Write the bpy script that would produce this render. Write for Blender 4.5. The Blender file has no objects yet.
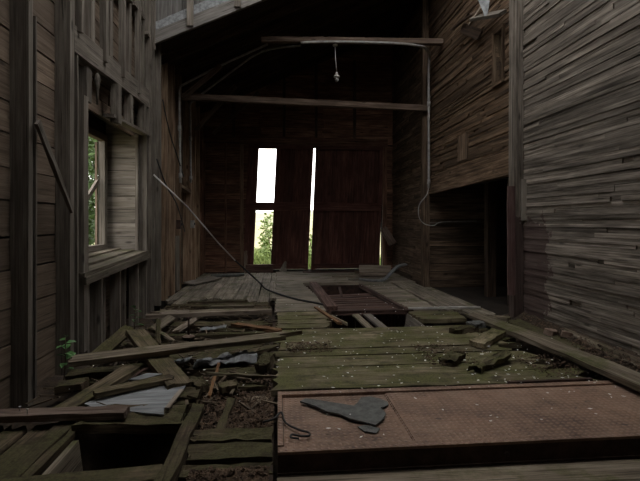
import bpy, math, random
from mathutils import Vector, Matrix, noise

# ---------------------------------------------------------------- camera, world, exposure
scene = bpy.context.scene
C = scene.collection
F_PX = 460.0
cam_d = bpy.data.cameras.new('camera')
cam_d.sensor_fit = 'HORIZONTAL'; cam_d.sensor_width = 36.0
cam_d.lens = F_PX / 640.0 * 36.0
cam_d.shift_y = -18.5 / 640.0
cam_d.clip_start = 0.05; cam_d.clip_end = 500
cam = bpy.data.objects.new('camera', cam_d); C.objects.link(cam)
cam.location = (0, 0, 1.4)
cam.rotation_euler = (math.radians(90), 0, -math.atan(43 / F_PX))
scene.camera = cam

world = bpy.data.worlds.new('overcast_sky'); scene.world = world
world.use_nodes = True
wn = world.node_tree.nodes
wn['Background'].inputs['Color'].default_value = (1.0, 0.975, 0.94, 1)
wn['Background'].inputs['Strength'].default_value = 4.4

scene.view_settings.view_transform = 'Standard'
scene.view_settings.look = 'None'
scene.view_settings.gamma = 1.0
scene.view_settings.exposure = 0.0
try: scene.view_settings.use_curve_mapping = False
except Exception: pass

# ---------------------------------------------------------------- helpers
RNG = random.Random(7)
U = RNG.uniform

def put(name, me, mat, parent=None):
    o = bpy.data.objects.new(name, me); C.objects.link(o)
    if mat and not me.materials: me.materials.append(mat)
    if parent:
        o.parent = parent
        o.matrix_parent_inverse = Matrix.Translation(-parent.location)
    return o

def mesh(name, vs, fs, smooth=False):
    me = bpy.data.meshes.new(name); me.from_pydata([tuple(v) for v in vs], [], fs); me.update()
    if smooth: me.polygons.foreach_set('use_smooth', [True] * len(me.polygons))
    return me

def empty(name, loc):
    o = bpy.data.objects.new(name, None); C.objects.link(o)
    o.location = loc; o.empty_display_size = .1
    return o

def tag(o, label, cat=None, group=None, kind=None):
    o['label'] = label
    if cat: o['category'] = cat
    if group: o['group'] = group
    if kind: o['kind'] = kind
    return o

def struct(o, label=None):
    o['kind'] = 'structure'
    if label: o['label'] = label
    return o

def board_mesh(L, W, T, n=3, m=1, rough=.003, rag=(0, 0), warp=0.0, taper=(1, 1), split=0.0):
    """a sawn board along local X, width along Y, thickness along Z"""
    vs, fs = [], []
    k = 2 * (m + 1)
    e0 = [U(0, rag[0]) for _ in range(m + 1)]; e1 = [U(0, rag[1]) for _ in range(m + 1)]
    for i in range(n + 1):
        t = i / n
        wz = warp * math.sin(math.pi * t)
        tp = taper[0] + (taper[1] - taper[0]) * t
        for side in (0, 1):
            for q in range(m + 1):
                j = q if side == 0 else m - q
                x = -L / 2 + L * t
                if i == 0: x += e0[j]
                if i == n: x -= e1[j]
                y = (-W / 2 + W * j / m) * tp + U(-rough, rough)
                z = (T / 2 if side == 0 else -T / 2) + wz + U(-rough, rough) * .7
                if split and side == 0 and 0 < j < m: z -= U(0, split)
                vs.append((x, y, z))
    for i in range(n):
        a, b = i * k, (i + 1) * k
        for q in range(k):
            r = (q + 1) % k
            fs.append((a + q, b + q, b + r, a + r))
    for q in range(m):
        fs.append((q, q + 1, k - 2 - q, k - 1 - q))
        o_ = n * k
        fs.append((o_ + q + 1, o_ + q, o_ + k - 1 - q, o_ + k - 2 - q))
    return mesh('board', vs, fs)

def basis(d, nrm):
    d = d.normalized(); w = nrm.cross(d)
    if w.length < 1e-5: w = Vector((0, 1, 0)).cross(d)
    w.normalize(); n2 = d.cross(w)
    return Matrix((d, w, n2)).transposed()

def board(name, p0, p1, nrm, W, T, mat, parent=None, me=None, **kw):
    """board whose centre line runs p0 -> p1, broad face looking along nrm"""
    p0, p1, nrm = Vector(p0), Vector(p1), Vector(nrm)
    if me is None: me = board_mesh((p1 - p0).length, W, T, **kw)
    o = put(name, me, mat, parent)
    M = basis(p1 - p0, nrm).to_4x4(); M.translation = (p0 + p1) / 2
    o.matrix_basis = M
    return o

def tube(name, pts, r, mat, parent=None, sides=8, radii=None, local=True):
    pts = [Vector(p) for p in pts]
    org = pts[0].copy() if local else Vector((0, 0, 0))
    vs, fs = [], []
    ref = Vector((0.13, .31, .94))
    for i, p in enumerate(pts):
        d = (pts[min(i + 1, len(pts) - 1)] - pts[max(i - 1, 0)]).normalized()
        a = ref - d * ref.dot(d)
        if a.length < .05: a = d.orthogonal()
        a.normalize(); b = d.cross(a); ref = a
        rr = radii[i] if radii else r
        for s in range(sides):
            t = 2 * math.pi * s / sides
            vs.append(p - org + a * (rr * math.cos(t)) + b * (rr * math.sin(t)))
    for i in range(len(pts) - 1):
        for s in range(sides):
            s2 = (s + 1) % sides
            fs.append((i * sides + s, i * sides + s2, (i + 1) * sides + s2, (i + 1) * sides + s))
    fs.append(tuple(range(sides))[::-1]); fs.append(tuple((len(pts) - 1) * sides + s for s in range(sides)))
    o = put(name, mesh(name, vs, fs, True), mat, parent)
    o.location = org
    return o

def smooth_path(pts, sub=6):
    pts = [Vector(p) for p in pts]; out = []
    for i in range(len(pts) - 1):
        a = pts[max(i - 1, 0)]; b = pts[i]; c = pts[i + 1]; d = pts[min(i + 2, len(pts) - 1)]
        for s in range(sub):
            t = s / sub
            out.append(.5 * ((2 * b) + (c - a) * t + (2 * a - 5 * b + 4 * c - d) * t * t + (-a + 3 * b - 3 * c + d) * t ** 3))
    out.append(pts[-1]); return out

def lathe(name, prof, loc, mat, parent=None, sides=14):
    vs, fs = [], []
    for r, z in prof:
        for s in range(sides):
            t = 2 * math.pi * s / sides; vs.append((r * math.cos(t), r * math.sin(t), z))
    for i in range(len(prof) - 1):
        for s in range(sides):
            s2 = (s + 1) % sides; fs.append((i * sides + s, i * sides + s2, (i + 1) * sides + s2, (i + 1) * sides + s))
    fs.append(tuple(range(sides))[::-1]); fs.append(tuple((len(prof) - 1) * sides + s for s in range(sides)))
    o = put(name, mesh(name, vs, fs, True), mat, parent); o.location = loc; return o

def box(name, lo, hi, mat, parent=None):
    lo, hi = Vector(lo), Vector(hi); c = (lo + hi) / 2; h = (hi - lo) / 2
    vs = [(sx * h.x, sy * h.y, sz * h.z) for sx in (-1, 1) for sy in (-1, 1) for sz in (-1, 1)]
    fs = [(0, 1, 3, 2), (4, 6, 7, 5), (0, 4, 5, 1), (2, 3, 7, 6), (0, 2, 6, 4), (1, 5, 7, 3)]
    o = put(name, mesh(name, vs, fs), mat, parent); o.location = c; return o

def multi_box(name, boxes, mat, parent=None, org=(0, 0, 0)):
    vs, fs = [], []
    for lo, hi in boxes:
        b = len(vs)
        for x in (lo[0], hi[0]):
            for y in (lo[1], hi[1]):
                for z in (lo[2], hi[2]): vs.append((x - org[0], y - org[1], z - org[2]))
        fs += [tuple(b + q for q in f) for f in ((0, 1, 3, 2), (4, 6, 7, 5), (0, 4, 5, 1), (2, 3, 7, 6), (0, 2, 6, 4), (1, 5, 7, 3))]
    o = put(name, mesh(name, vs, fs), mat, parent); o.location = org; return o

def slab_poly(name, pts, T, mat, parent=None, jit=.0, bump=.0):
    """a flat irregular sheet: polygon in the ground plane with thickness"""
    c = sum((Vector(p) for p in pts), Vector()) / len(pts)
    n = len(pts); vs = []
    for p in pts: vs.append(Vector(p) - c + Vector((U(-jit, jit), U(-jit, jit), U(0, bump))))
    vs2 = [v - Vector((0, 0, T)) for v in vs]
    fs = [tuple(range(n)), tuple(range(2 * n - 1, n - 1, -1))]
    for i in range(n):
        j = (i + 1) % n; fs.append((i, n + i, n + j, j))
    o = put(name, mesh(name, vs + vs2, fs), mat, parent); o.location = c; return o

# ---------------------------------------------------------------- materials
def nodes_of(name):
    m = bpy.data.materials.new(name); m.use_nodes = True
    nt = m.node_tree; bs = nt.nodes['Principled BSDF']
    return m, nt, bs

def N(nt, t, **kw):
    n = nt.nodes.new(t)
    for k, v in kw.items(): setattr(n, k, v)
    return n

def ramp(nt, fac, stops):
    r = N(nt, 'ShaderNodeValToRGB'); e = r.color_ramp.elements
    while len(e) < len(stops): e.new(.5)
    for el, (p, c) in zip(e, stops):
        el.position = p; el.color = (*c, 1) if len(c) == 3 else c
    nt.links.new(fac, r.inputs[0]); return r.outputs[0]

def mixc(nt, fac, a, b, mode='MIX'):
    m = N(nt, 'ShaderNodeMix', data_type='RGBA', blend_type=mode)
    for s, v in ((m.inputs[0], fac), (m.inputs[6], a), (m.inputs[7], b)):
        if hasattr(v, 'is_linked'): nt.links.new(v, s)
        else: s.default_value = v if isinstance(v, (int, float)) else (*v, 1)
    return m.outputs[2]

def math_(nt, op, a, b=0.0, clamp=False):
    m = N(nt, 'ShaderNodeMath', operation=op, use_clamp=clamp)
    for s, v in ((m.inputs[0], a), (m.inputs[1], b)):
        if hasattr(v, 'is_linked'): nt.links.new(v, s)
        else: s.default_value = v
    return m.outputs[0]

def noise_(nt, vec, scale, detail=5, rough=.55):
    n = N(nt, 'ShaderNodeTexNoise'); n.inputs['Scale'].default_value = scale
    n.inputs['Detail'].default_value = detail; n.inputs['Roughness'].default_value = rough
    nt.links.new(vec, n.inputs['Vector']); return n.outputs['Fac']

def wood(name, dark, mid, light, moss=0.0, moss_col=(.075, .085, .022), vary=.35, bump=.5, red=0.0, stain=None, streak=1.0, blot=0.0):
    m, nt, bs = nodes_of(name); L = nt.links.new
    tc = N(nt, 'ShaderNodeTexCoord'); oi = N(nt, 'ShaderNodeObjectInfo'); geo = N(nt, 'ShaderNodeNewGeometry')
    off = N(nt, 'ShaderNodeVectorMath', operation='SCALE'); off.inputs[0].default_value = (37.1, 51.7, 23.3)
    L(oi.outputs['Random'], off.inputs['Scale'])
    add = N(nt, 'ShaderNodeVectorMath', operation='ADD'); L(tc.outputs['Object'], add.inputs[0]); L(off.outputs[0], add.inputs[1])
    def stretched(sc):
        mp = N(nt, 'ShaderNodeMapping'); mp.inputs['Scale'].default_value = sc; L(add.outputs[0], mp.inputs['Vector']); return mp.outputs[0]
    g1 = noise_(nt, stretched((1.1, 15, 15)), 1.6, 8, .66)
    g2 = noise_(nt, stretched((.7, 55, 55)), 1.5, 3, .5)
    big = noise_(nt, stretched((1.2, 2.2, 2.2)), 1.3, 3, .5)
    grain = math_(nt, 'ADD', math_(nt, 'MULTIPLY', g1, .62), math_(nt, 'MULTIPLY', g2, .38))
    sp = .13 / streak
    col = ramp(nt, grain, [(.5 - sp, dark), (.5, mid), (.5 + sp, light)])
    # knots
    vo = N(nt, 'ShaderNodeTexVoronoi'); vo.inputs['Scale'].default_value = 1.0; vo.inputs['Randomness'].default_value = 1.0
    L(stretched((1.7, 5.0, 5.0)), vo.inputs['Vector'])
    kn = ramp(nt, vo.outputs['Distance'], [(.06, (1, 1, 1)), (.13, (0, 0, 0))])
    col = mixc(nt, math_(nt, 'MULTIPLY', kn, .75), col, tuple(c * .45 for c in dark))
    # each board a little lighter or darker
    v = math_(nt, 'ADD', math_(nt, 'MULTIPLY', oi.outputs['Random'], 2 * vary), 1 - vary)
    v = math_(nt, 'MULTIPLY', v, math_(nt, 'ADD', math_(nt, 'MULTIPLY', big, 1.3), .35))
    col = mixc(nt, 1.0, col, N_comb(nt, v), 'MULTIPLY')
    if red:
        rn = noise_(nt, stretched((.8, 3, 3)), 2.1, 4, .6)
        col = mixc(nt, math_(nt, 'MULTIPLY', ramp(nt, rn, [(.42, (0, 0, 0)), (.6, (1, 1, 1))]), red), col, (.060, .019, .014))
    if stain:
        col = stain(nt, geo, col)
    if moss:
        sx = N(nt, 'ShaderNodeSeparateXYZ'); L(geo.outputs['True Normal'], sx.inputs[0])
        up = ramp(nt, sx.outputs['Z'], [(.25, (.25, .25, .25)), (.75, (1, 1, 1))])
        pos = geo.outputs['Position']
        mn = noise_(nt, pos, 2.3, 8, .68)
        mk = ramp(nt, mn, [(.62 - .38 * moss, (0, 0, 0)), (.74 - .30 * moss, (1, 1, 1))])
        mc = ramp(nt, noise_(nt, pos, 60, 3, .6), [(.3, tuple(c * .35 for c in moss_col)), (.65, moss_col), (.8, tuple(c * 1.5 for c in moss_col))])
        col = mixc(nt, math_(nt, 'MULTIPLY', math_(nt, 'MULTIPLY', mk, up), .88), col, mc)
    if blot:
        bl = ramp(nt, noise_(nt, geo.outputs['Position'], 4.2, 8, .7), [(.36, (1, 1, 1)), (.47, (0, 0, 0))])
        col = mixc(nt, math_(nt, 'MULTIPLY', bl, blot), col, tuple(c * .7 for c in dark))
    ck = ramp(nt, noise_(nt, stretched((.9, 26, 26)), 1.3, 5, .6), [(.31, (1, 1, 1)), (.37, (0, 0, 0))])
    col = mixc(nt, math_(nt, 'MULTIPLY', ck, .8), col, tuple(c * .4 for c in dark))
    L(col, bs.inputs['Base Color'])
    bs.inputs['Roughness'].default_value = .88
    bs.inputs['Specular IOR Level'].default_value = .25
    bp = N(nt, 'ShaderNodeBump'); bp.inputs['Strength'].default_value = bump; bp.inputs['Distance'].default_value = .012
    L(grain, bp.inputs['Height']); L(bp.outputs[0], bs.inputs['Normal'])
    return m

def N_comb(nt, v):
    c = N(nt, 'ShaderNodeCombineColor')
    for i in range(3): nt.links.new(v, c.inputs[i])
    return c.outputs[0]

def plain(name, a, b, scale=8, rough=.85, metal=0.0, bump=.3, spec=.3, detail=6, stops=(.35, .65)):
    m, nt, bs = nodes_of(name); L = nt.links.new
    tc = N(nt, 'ShaderNodeTexCoord')
    nz = noise_(nt, tc.outputs['Object'], scale, detail, .62)
    L(ramp(nt, nz, [(stops[0], a), (stops[1], b)]), bs.inputs['Base Color'])
    bs.inputs['Roughness'].default_value = rough; bs.inputs['Metallic'].default_value = metal
    bs.inputs['Specular IOR Level'].default_value = spec
    if bump:
        bp = N(nt, 'ShaderNodeBump'); bp.inputs['Strength'].default_value = bump; bp.inputs['Distance'].default_value = .01
        L(noise_(nt, tc.outputs['Object'], scale * 5, 4, .6), bp.inputs['Height']); L(bp.outputs[0], bs.inputs['Normal'])
    return m

def maroon_stain(nt, geo, col):
    """a faded patch of old maroon paint on the cribbed wall, with ragged edges"""
    L = nt.links.new
    sx = N(nt, 'ShaderNodeSeparateXYZ'); L(geo.outputs['Position'], sx.inputs[0])
    n1 = noise_(nt, geo.outputs['Position'], 3.0, 6, .65)
    y = math_(nt, 'ADD', sx.outputs['Y'], math_(nt, 'MULTIPLY', math_(nt, 'SUBTRACT', n1, .5), .9))
    z = math_(nt, 'ADD', sx.outputs['Z'], math_(nt, 'MULTIPLY', math_(nt, 'SUBTRACT', n1, .5), 1.3))
    a = math_(nt, 'GREATER_THAN', y, 5.36)
    b = math_(nt, 'LESS_THAN', z, 1.45)
    k = math_(nt, 'MULTIPLY', math_(nt, 'MULTIPLY', a, b), .8)
    return mixc(nt, k, col, (.062, .038, .036))

M = {}
M['crib'] = wood('weathered_crib_wood', (0.0473, 0.0388, 0.0314), (0.1522, 0.1306, 0.1098), (0.2835, 0.2499, 0.2156), vary=.42, stain=maroon_stain)
M['crib_brown'] = wood('brown_crib_wood', (0.0292, 0.0168, 0.0098), (0.1021, 0.0652, 0.0403), (0.2040, 0.1444, 0.0987), vary=.45)
M['crib_dark'] = wood('dark_crib_wood', (0.0298, 0.0190, 0.0131), (0.0992, 0.0676, 0.0457), (0.1885, 0.1373, 0.0979), vary=.4)
M['left'] = wood('grey_brown_sheathing', (0.0514, 0.0347, 0.0242), (0.1263, 0.0936, 0.0687), (0.1963, 0.1517, 0.1170), vary=.3, streak=0.7)
M['stud'] = wood('grey_stud_wood', (0.0630, 0.0522, 0.0432), (0.1440, 0.1242, 0.1044), (0.2340, 0.2115, 0.1845), vary=.25, streak=0.75)
M['stud_brown'] = wood('brown_stud_wood', (0.0790, 0.0483, 0.0306), (0.2133, 0.1418, 0.0936), (0.3162, 0.2333, 0.1620), vary=.3)
M['sill'] = wood('mossy_sill_wood', (.07, .055, .04), (.16, .135, .105), (.25, .215, .17), moss=.35, moss_col=(.10, .10, .045))
M['return'] = wood('pale_grey_boarding', (0.0810, 0.0675, 0.0540), (0.1980, 0.1755, 0.1485), (0.2970, 0.2700, 0.2385), vary=.2, streak=0.7)
M['far'] = wood('red_brown_wall_boards', (0.0418, 0.0228, 0.0152), (0.1520, 0.0817, 0.0532), (0.2850, 0.1710, 0.1140), vary=.35, red=.5)
M['door'] = wood('faded_barn_red_boards', (0.0330, 0.0150, 0.0120), (0.0900, 0.0390, 0.0315), (0.1500, 0.0750, 0.0600), vary=.25, red=.6)
M['gable'] = wood('silver_grey_boards', (0.0700, 0.0650, 0.0625), (0.1350, 0.1275, 0.1225), (0.1900, 0.1850, 0.1800), vary=.15)
M['fascia'] = wood('silver_grey_rafter', (0.0720, 0.0660, 0.0600), (0.1740, 0.1620, 0.1500), (0.2520, 0.2400, 0.2280), vary=.1, streak=0.7)
M['moss'] = wood('mossy_deck_wood', (0.0403, 0.0310, 0.0184), (0.1437, 0.1173, 0.0736), (0.2415, 0.2012, 0.1380), moss=.62, moss_col=(.102, .104, .036), vary=.25, bump=.8, blot=.7)
M['moss2'] = wood('mossy_rotten_wood', (0.0253, 0.0170, 0.0103), (0.0716, 0.0511, 0.0333), (0.1178, 0.0893, 0.0617), moss=.72, moss_col=(.066, .062, .025), vary=.35, bump=.9, blot=.7)  # rotten mossy wood; on left debris its darkness also stands for less light
M['moss3'] = wood('dimmed_mossy_plank', (.028, .021, .013), (.095, .073, .046), (.16, .128, .085), moss=.5, moss_col=(.085, .080, .030), vary=.2, bump=.9, blot=.7)  # deck moss wood darkened in colour for the dimmer light on left debris
M['deck'] = wood('grey_worn_deck', (0.0825, 0.0691, 0.0520), (0.1870, 0.1594, 0.1250), (0.2970, 0.2604, 0.2100), moss=.25, vary=.25)
M['debris'] = wood('weathered_loose_wood', (0.0472, 0.0360, 0.0248), (0.1287, 0.1047, 0.0759), (0.2059, 0.1759, 0.1361), moss=.3, vary=.25, bump=.7)
M['pale'] = wood('pale_loose_wood', (0.0850, 0.0638, 0.0467), (0.1997, 0.1615, 0.1275), (0.2975, 0.2550, 0.2125), vary=.15)
M['redbrown'] = wood('red_brown_loose_wood', (0.0400, 0.0266, 0.0200), (0.1200, 0.0836, 0.0660), (0.2000, 0.1615, 0.1350), vary=.1, bump=.7)
M['rot'] = wood('orange_rotten_wood', (.05, .025, .012), (.16, .082, .038), (.25, .15, .08), vary=.2, bump=.9)
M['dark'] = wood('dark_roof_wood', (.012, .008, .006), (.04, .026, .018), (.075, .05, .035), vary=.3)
M['tie'] = wood('brown_tie_beam_wood', (0.0473, 0.0315, 0.0231), (0.1260, 0.0892, 0.0682), (0.1995, 0.1522, 0.1207), vary=.1)
M['maroon'] = wood('maroon_painted_wood', (0.0507, 0.0281, 0.0255), (0.1070, 0.0612, 0.0573), (0.1575, 0.1085, 0.1020), vary=.1)
M['hatch'] = wood('dark_red_hatch_boards', (0.0260, 0.0130, 0.0104), (0.0754, 0.0442, 0.0364), (0.1430, 0.0910, 0.0754), vary=.3)
M['backing'] = plain('dark_backing', (.010, .008, .006), (.03, .022, .017), 3)  # for slabs added behind the boards to stop light leaks
M['soil'] = plain('dark_soil', (.018, .012, .008), (.055, .038, .025), 9, bump=.9)
M['litter'] = plain('leaf_litter', (.03, .018, .011), (.12, .078, .05), 22, bump=1.0)
M['galv'] = plain('dull_galvanised_conduit', (.22, .215, .21), (.38, .375, .36), 12, rough=.5, metal=.15, bump=.1)
M['steelrod'] = plain('bright_steel_rod', (.45, .44, .43), (.70, .69, .68), 6, rough=.4, metal=.4, bump=.05)
M['cable'] = plain('black_rubber_cable', (.012, .012, .012), (.03, .03, .03), 10, rough=.6)
M['rustdark'] = plain('dark_rusted_steel', (.018, .010, .008), (.062, .034, .026), 7, rough=.8, metal=.1, bump=.5)
M['rubber'] = plain('grey_rubber_scrap', (.06, .062, .059), (.125, .127, .122), 14, rough=.85, bump=.6)
M['sheet'] = wood('blue_grey_weathered_sheet', (0.1054, 0.1116, 0.1178), (0.1860, 0.1953, 0.2046), (0.2604, 0.2697, 0.2790), vary=.05, bump=.4)
M['tin'] = plain('crumpled_grey_tin', (.09, .096, .10), (.24, .25, .26), 9, rough=.55, metal=.3, bump=.5)
M['flake'] = plain('white_paint_flake', (.55, .54, .53), (.8, .79, .78), 3, bump=0)
M['brick'] = plain('dusty_brick', (.13, .085, .065), (.24, .18, .145), 12, bump=.6)
M['shingle'] = plain('grey_asphalt_shingle', (.14, .15, .155), (.28, .29, .30), 20, bump=.7)
M['porcelain'] = plain('dusty_porcelain', (.30, .29, .27), (.48, .46, .43), 9, rough=.4, bump=.05, spec=.5)
M['leaf'] = plain('bright_leaf', (.12, .19, .05), (.28, .36, .12), 5, rough=.55, bump=0)
M['leafd'] = plain('deep_green_leaf', (.03, .065, .016), (.10, .17, .045), 6, rough=.55, bump=0)
M['weed'] = plain('weed_leaf', (.05, .13, .04), (.10, .22, .07), 9, rough=.5, bump=0)
M['bark'] = plain('twig_bark', (.05, .035, .022), (.13, .10, .07), 20)
M['grass'] = plain('dry_meadow', (.17, .16, .07), (.36, .32, .18), 1.2, bump=0)
M['blade'] = plain('grass_blade', (.10, .16, .04), (.25, .30, .10), 3, bump=0)
M['hill'] = plain('far_hillside', (.20, .20, .12), (.34, .33, .22), .2, bump=0)

def rust_plate():
    m, nt, bs = nodes_of('rusty_chequer_plate'); L = nt.links.new
    geo = N(nt, 'ShaderNodeNewGeometry'); pos = geo.outputs['Position']
    a = noise_(nt, pos, 3.5, 8, .65); b = noise_(nt, pos, 30, 5, .6)
    col = ramp(nt, a, [(.32, (.085, .046, .030)), (.5, (.205, .120, .080)), (.66, (.285, .19, .135))])
    col = mixc(nt, .35, col, ramp(nt, b, [(.3, (.06, .04, .03)), (.7, (.26, .19, .15))]))
    c2 = noise_(nt, pos, 1.3, 6, .7)
    col = mixc(nt, 1.0, col, ramp(nt, c2, [(.3, (.45, .42, .42)), (.5, (1, 1, 1)), (.7, (1.25, 1.2, 1.15))]), 'MULTIPLY')  # rust mottling; its lighter patches also paint in the plate's sheen
    sp_ = ramp(nt, noise_(nt, pos, 9, 3, .5), [(.29, (1, 1, 1)), (.33, (0, 0, 0))])
    col = mixc(nt, math_(nt, 'MULTIPLY', sp_, .7), col, (.04, .027, .022))
    # raised lozenges, two crossing directions
    sx = N(nt, 'ShaderNodeSeparateXYZ'); L(pos, sx.inputs[0])
    def loz(dx, dy, s):
        u = math_(nt, 'ADD', math_(nt, 'MULTIPLY', sx.outputs['X'], dx), math_(nt, 'MULTIPLY', sx.outputs['Y'], dy))
        return math_(nt, 'SINE', math_(nt, 'MULTIPLY', u, s))
    h = math_(nt, 'MULTIPLY', loz(.7, .7, 105), loz(.7, -.7, 105))
    h = math_(nt, 'MAXIMUM', h, .15)
    bp = N(nt, 'ShaderNodeBump'); bp.inputs['Strength'].default_value = 1.0; bp.inputs['Distance'].default_value = .010
    L(math_(nt, 'ADD', h, math_(nt, 'MULTIPLY', b, .25)), bp.inputs['Height']); L(bp.outputs[0], bs.inputs['Normal'])
    col = mixc(nt, math_(nt, 'MULTIPLY', math_(nt, 'SUBTRACT', h, .15), .55), col, (.33, .22, .16))
    L(col, bs.inputs['Base Color'])
    bs.inputs['Roughness'].default_value = .62; bs.inputs['Metallic'].default_value = .15
    return m
M['plate'] = rust_plate()

def dusty_glass():
    m, nt, bs = nodes_of('dusty_glass')
    bs.inputs['Base Color'].default_value = (.45, .5, .52, 1); bs.inputs['Roughness'].default_value = .6
    bs.inputs['Transmission Weight'].default_value = .55; bs.inputs['IOR'].default_value = 1.1
    return m
M['glass'] = dusty_glass()

XL, XR, YF = -2.05, 3.3, 12.95      # stud plane left, right wall plane, far wall
GY = 8.0                            # line where the tall front bay meets the lower back bay
def roof_z(x): return 4.44 + .45 * (x + 2.0)

# ---------------------------------------------------------------- left wall, front bay
wl = struct(box('wall_left', (-2.29, -2.5, -.9), (-2.235, 5.1, 7.4), M['backing']), 'left wall of grey brown boards with exposed studs')
def rows(parent, X, y0, y1, z0, z1, h, mat, T=.028, seams=(), jit=.004, nx=(1, 0, 0), name='plank'):
    z = z0
    while z < z1 - .02:
        hh = min(h * U(.9, 1.12), z1 - z)
        cuts = [y0] + sorted(c + U(-.3, .3) for c in seams) + [y1]
        for a, b in zip(cuts, cuts[1:]):
            x = X + U(-jit, jit) * 2
            board(name, (x, a + .002, z + hh / 2), (x, b - .002, z + hh / 2), nx, hh - U(.008, .022), T, mat, parent, rough=.003)
        z += hh
rows(wl, -2.21, 1.6, 5.12, -.15, 5.6, .29, M['left'], seams=(3.3,))
rows(wl, -2.21, 5.12, 7.72, 3.15, 5.6, .24, M['left'], seams=(6.6,))
def stud(parent, y, z0, z1, w=.07, x0=XL, d=.15, mat='stud', lean=0, n=6):
    return board('stud', (x0 - d / 2, y, z0), (x0 - d / 2, y + lean, z1), (1, 0, 0), w, d, M[mat], parent, n=n, rough=.005)
for y in (1.9, 2.95): stud(wl, y, -.15, 7.3, .06)
stud(wl, 4.055, -.2, 7.3, .07)
board('lath', (-2.1, 4.125, -.1), (-2.1, 4.125, 3.15), (1, 0, 0), .025, .12, M['stud'], wl, n=5)
stud(wl, 4.84, -.2, 7.3, .085)
stud(wl, 4.95, .0, 3.12, .03, x0=XL + .01, d=.08)
stud(wl, 5.14, .02, 2.75, .11, x0=XL + .015, d=.14)
# upper studs over the window bay
for y, w, x0, d, zb in ((4.97, .05, XL + .05, .07, 3.36), (5.42, .09, XL - .02, .08, 3.41), (5.68, .07, XL + .045, .08, 3.30), (6.06, .09, XL - .04, .1, 3.42),
                        (6.32, .055, XL + .045, .08, 3.32), (6.78, .10, XL - .03, .1, 3.42), (7.02, .06, XL + .045, .08, 3.30), (7.40, .10, XL - .02, .1, 3.42)):
    stud(wl, y, zb, 7.3, w, x0, d, lean=U(-.02, .02))
for y0, y1, z in ((5.48, 6.02, 4.35), (6.12, 6.74, 4.52), (6.84, 7.36, 4.55), (7.46, 7.6, 4.38)):
    board('blocking', (XL - .06, y0, z), (XL - .06, y1, z), (0, 0, 1), .16, .05, M['stud'], wl, rough=.003)
board('header', (XL - .02, 4.88, 3.27), (XL - .02, 7.72, 3.38), (1, 0, 0), .27, .05, M['stud'], wl, n=8, rough=.004)
board('header', (XL - .14, 4.88, 3.20), (XL - .14, 7.72, 3.26), (1, 0, 0), .14, .05, M['left'], wl, n=8, rough=.004)
# strip of boards and cleats between header and window head
rows(wl, -2.25, 5.2, 7.5, 2.74, 3.16, .2, M['left'], seams=(6.3,))
board('lintel', (XL - .04, 5.95, 2.73), (XL - .04, 7.62, 2.80), (0, 0, 1), .13, .04, M['stud'], wl, n=6)
for y, w, z0, z1, d, x0 in ((5.26, .15, 2.72, 3.08, .08, XL), (6.10, .12, 2.66, 3.15, .10, XL + .05), (6.75, .11, 2.79, 3.2, .10, XL), (7.42, .12, 2.8, 3.24, .10, XL)):
    stud(wl, y, z0, z1, w, x0, d, n=3)
lathe('hook_knob', [(.012, -.24), (.016, -.08), (.03, -.02), (.034, .05), (.02, .1), (.006, .12)], (XL + .01, 5.46, 2.98), M['stud'], wl, 8)
# window bay: sill, return boarding, outer wall
for k, (x0, x1) in enumerate(((-2.02, -2.21), (-2.215, -2.43), (-2.435, -2.66))):
    board('sill_plank', ((x0 + x1) / 2, 5.06, .84 + .03 * k), ((x0 + x1) / 2, 7.52, .93 + .02 * k), (0, 0, 1), abs(x1 - x0), .045, M['sill'], wl, n=6, rough=.004)
board('sill_apron', (XL + .035, 5.06, .775), (XL + .035, 7.52, .865), (1, 0, 0), .085, .03, M['sill'], wl, n=6, rough=.004)
z = .95
while z < 3.08:
    h = min(U(.18, .225), 3.1 - z)
    board('return_plank', (-2.66, 7.47 + U(-.004, .004), z + h / 2), (-2.17, 7.47 + U(-.004, .004), z + h / 2), (0, -1, 0), h - .01, .025, M['return'], wl, rough=.003)
    z += h
z = .95
while z < 3.08:
    h = min(U(.18, .225), 3.1 - z)
    board('return_plank', (-2.66, 5.24, z + h / 2), (-2.17, 5.24, z + h / 2), (0, 1, 0), h - .01, .025, M['left'], wl, rough=.003); z += h
stud(wl, 7.54, .9, 2.78, .09, XL, .14)
board('trim_strip', (-2.19, 7.445, .95), (-2.19, 7.445, 2.72), (0, -1, 0), .04, .02, M['stud'], wl)
board('bay_soffit', (-2.47, 5.2, 3.11), (-2.47, 7.5, 3.11), (0, 0, 1), .52, .03, M['left'], wl)
# under the sill
rows(wl, -2.38, 5.1, 7.72, -.15, .80, .24, M['left'], seams=(6.4,))
for y, x0 in ((5.24, XL), (5.62, XL + .005), (5.98, XL - .09), (6.30, XL - .01), (6.72, XL - .08), (7.05, XL), (7.5, XL)):
    stud(wl, y, -.15, .80, .045, x0, .13, n=4)
stud(wl, 7.66, -.15, 7.3, .09, XL + .03, .12)
stud(wl, 7.84, -.15, 7.3, .05, XL + .02, .15, mat='stud')
box('backing_sheet', (-2.46, 5.1, -.9), (-2.42, 7.72, .8), M['backing'], wl)
box('backing_sheet', (-2.29, 5.1, 2.74), (-2.27, 7.72, 7.4), M['backing'], wl)
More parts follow.
